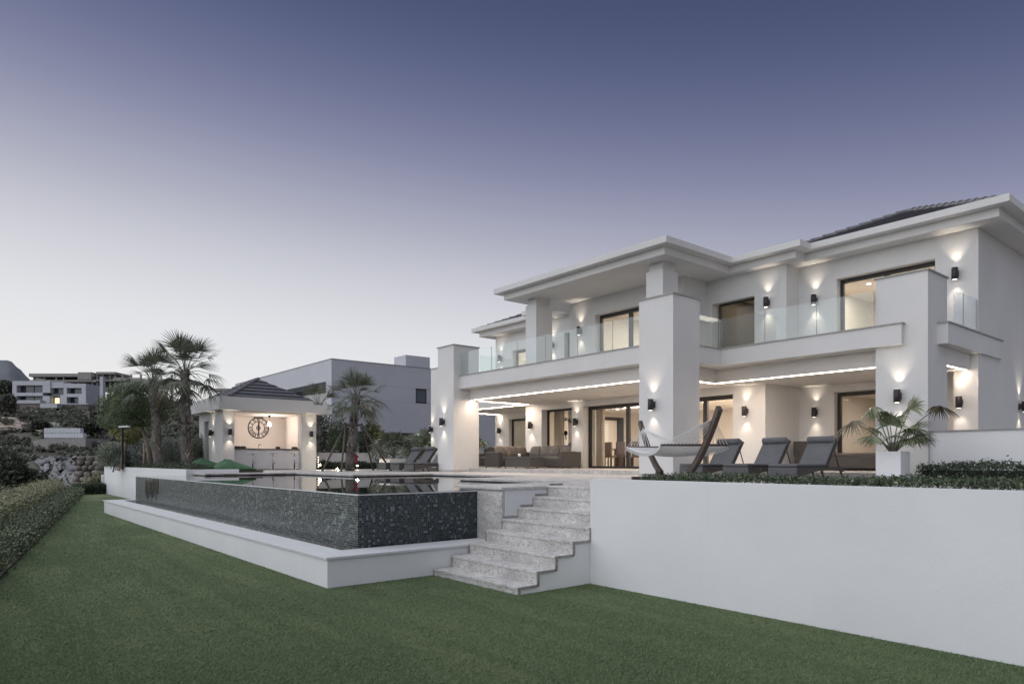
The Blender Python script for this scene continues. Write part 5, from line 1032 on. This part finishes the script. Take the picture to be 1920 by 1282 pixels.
# stacked pale blocks on the bank
t = thing('block_stack', 'long stack of pale building blocks on the earth bank', 'block stack', tuple(gz(122, 112)))
cz = dep(122, 821, 112)[2]
for j in range(2):
    for k in range(14):
        if j == 1 and k == 13: continue
        p = dep(86 + 73 * (k + .5) / 14, 821, 112); hh = .82; s = MB(); wv_ = Vector(RGT) * (73 / 14 * 112 / FPX * .47); c = Vector((p[0], p[1], cz + hh * (j + .5))); s.bar(c - wv_, c + wv_, .9, hh * .94); s.build('block', 'pale_block', t)
t = thing('bank_wall', 'grey earth bank edge carrying the stacked blocks', 'earth bank', tuple(gz(122, 110))); s = MB(); ring = [dep(px, py, 109.5) for px, py in ((60, 826), (85, 822), (160, 821), (161, 850), (120, 868), (70, 850))]; s.extr(ring, FWD * 6); s.build('bank', 'concrete', t)
t = thing('site_shed', 'pale green site shed above the stacked blocks', 'shed', tuple(gz(92, 135)))
def fbox(parent, nm, px0, px1, py0, py1, D_, dp, mat, bev=0):
    a, b_ = dep(px0, py1, D_), dep(px1, py0, D_); s = MB(); ring = [dep(px0, py1, D_), dep(px1, py1, D_), dep(px1, py0, D_), dep(px0, py0, D_)]; s.extr(ring, FWD * dp); return s.build(nm, mat, parent)
fbox(t, 'wall', 76, 104, 791, 806, 133, 3, 'shed_green'); fbox(t, 'annex', 104.2, 112, 793, 806, 133.2, 2.4, 'shed_green'); fbox(t, 'window', 88, 95, 793, 798, 132.9, .05, 'far_glass')
t = thing('digger_bucket', 'small orange-red machine right of the pale shed', 'machine', tuple(gz(138, 125))); fbox(t, 'cab', 134, 140, 802, 807, 125, 1.2, 'orange_paint'); fbox(t, 'arm', 128, 134, 804, 806, 125.3, .4, 'orange_paint')
# far white villa
FV = thing('far_villa', 'far white two-storey villa on the hillside at the left', 'house', tuple(gz(93, 170))); Dv = 168
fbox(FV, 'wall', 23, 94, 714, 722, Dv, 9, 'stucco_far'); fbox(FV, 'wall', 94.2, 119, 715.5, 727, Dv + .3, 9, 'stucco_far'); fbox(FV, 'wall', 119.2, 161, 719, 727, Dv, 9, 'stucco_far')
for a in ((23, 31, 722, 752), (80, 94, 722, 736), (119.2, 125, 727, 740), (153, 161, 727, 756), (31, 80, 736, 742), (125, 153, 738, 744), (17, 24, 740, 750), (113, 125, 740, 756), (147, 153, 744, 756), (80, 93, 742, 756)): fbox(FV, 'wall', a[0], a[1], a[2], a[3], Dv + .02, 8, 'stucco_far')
for a in ((31, 80, 722, 736), (31, 80, 742, 752), (94, 119, 727, 756), (125, 153, 727, 738), (125, 148, 744, 755)):
    w_ = fbox(FV, 'window', a[0], a[1], a[2], a[3], Dv + 1.6, 5, 'far_glass')
    k = max(1, int((a[1] - a[0]) / 14))
    for j in range(1, k): px = a[0] + (a[1] - a[0]) * j / k; fbox(FV, 'mullion', px - .4, px + .4, a[2], a[3], Dv + 1.5, .09, 'frame_dark')
fbox(FV, 'lit_window', 103, 111, 746, 756, Dv + 1.45, .1, 'lit_window'); fbox(FV, 'terrace_wall', 0, 75, 750, 756, Dv - 3, 2, 'stucco_far'); fbox(FV, 'terrace_wall', 75, 107, 756, 764.5, Dv - 5, 4, 'stucco_far'); fbox(FV, 'terrace_wall', 107.2, 165, 756, 758, Dv - 3, 2, 'stucco_far'); fbox(FV, 'retaining_wall', -5, 76, 756.2, 772, Dv - 2.8, 2, 'boulder'); fbox(FV, 'retaining_wall', 107, 166, 758.2, 768, Dv - 2.8, 2, 'boulder'); fbox(FV, 'chimney', 187, 193, 706, 770, Dv - 8, 1, 'stucco_far')
# unfinished concrete house behind it
CH = thing('concrete_frame_house', 'unfinished concrete frame building on the ridge behind the far villa', 'building', tuple(gz(140, 205))); Dc = 205
for a in ((54, 175, 700, 706, 12), (58, 172, 712, 714.5, 12), (108, 180, 712, 716, 10), (180, 216, 697, 701, 9), (180, 216, 712, 714, 9), (146, 171, 697.5, 711, 5), (212, 262, 708, 714, 9), (252, 330, 710, 716, 9)): fbox(CH, 'floor_slab', a[0], a[1], a[2], a[3], Dc + random.uniform(-.3, .3), a[4], 'concrete')
for px in (62, 82, 104, 118, 145, 172, 181, 192, 205, 214, 228, 244, 262, 290, 320): fbox(CH, 'pillar', px, px + 2.2, 702, 760, Dc + .8 + random.uniform(0, .4), .6, 'concrete')
for a in ((64, 104, 706.2, 722), (116, 173, 716.2, 735), (183, 214, 714.2, 735), (214, 262, 714.4, 745)): fbox(CH, 'back_wall', a[0], a[1], a[2], a[3], Dc + 7, .5, 'concrete')
fbox(CH, 'wall', 195, 215, 701.2, 712, Dc + 3, 1, 'concrete')
fbox(CH, 'floor_slab', 400, 470, 728, 733, Dc - 20, 8, 'concrete'); fbox(CH, 'wall', 446, 470, 718, 728, Dc - 18, 5, 'concrete'); fbox(CH, 'pillar', 414, 417, 733, 770, Dc - 19, .7, 'concrete'); fbox(CH, 'wall', 418, 460, 735, 765, Dc - 15, 1, 'concrete')
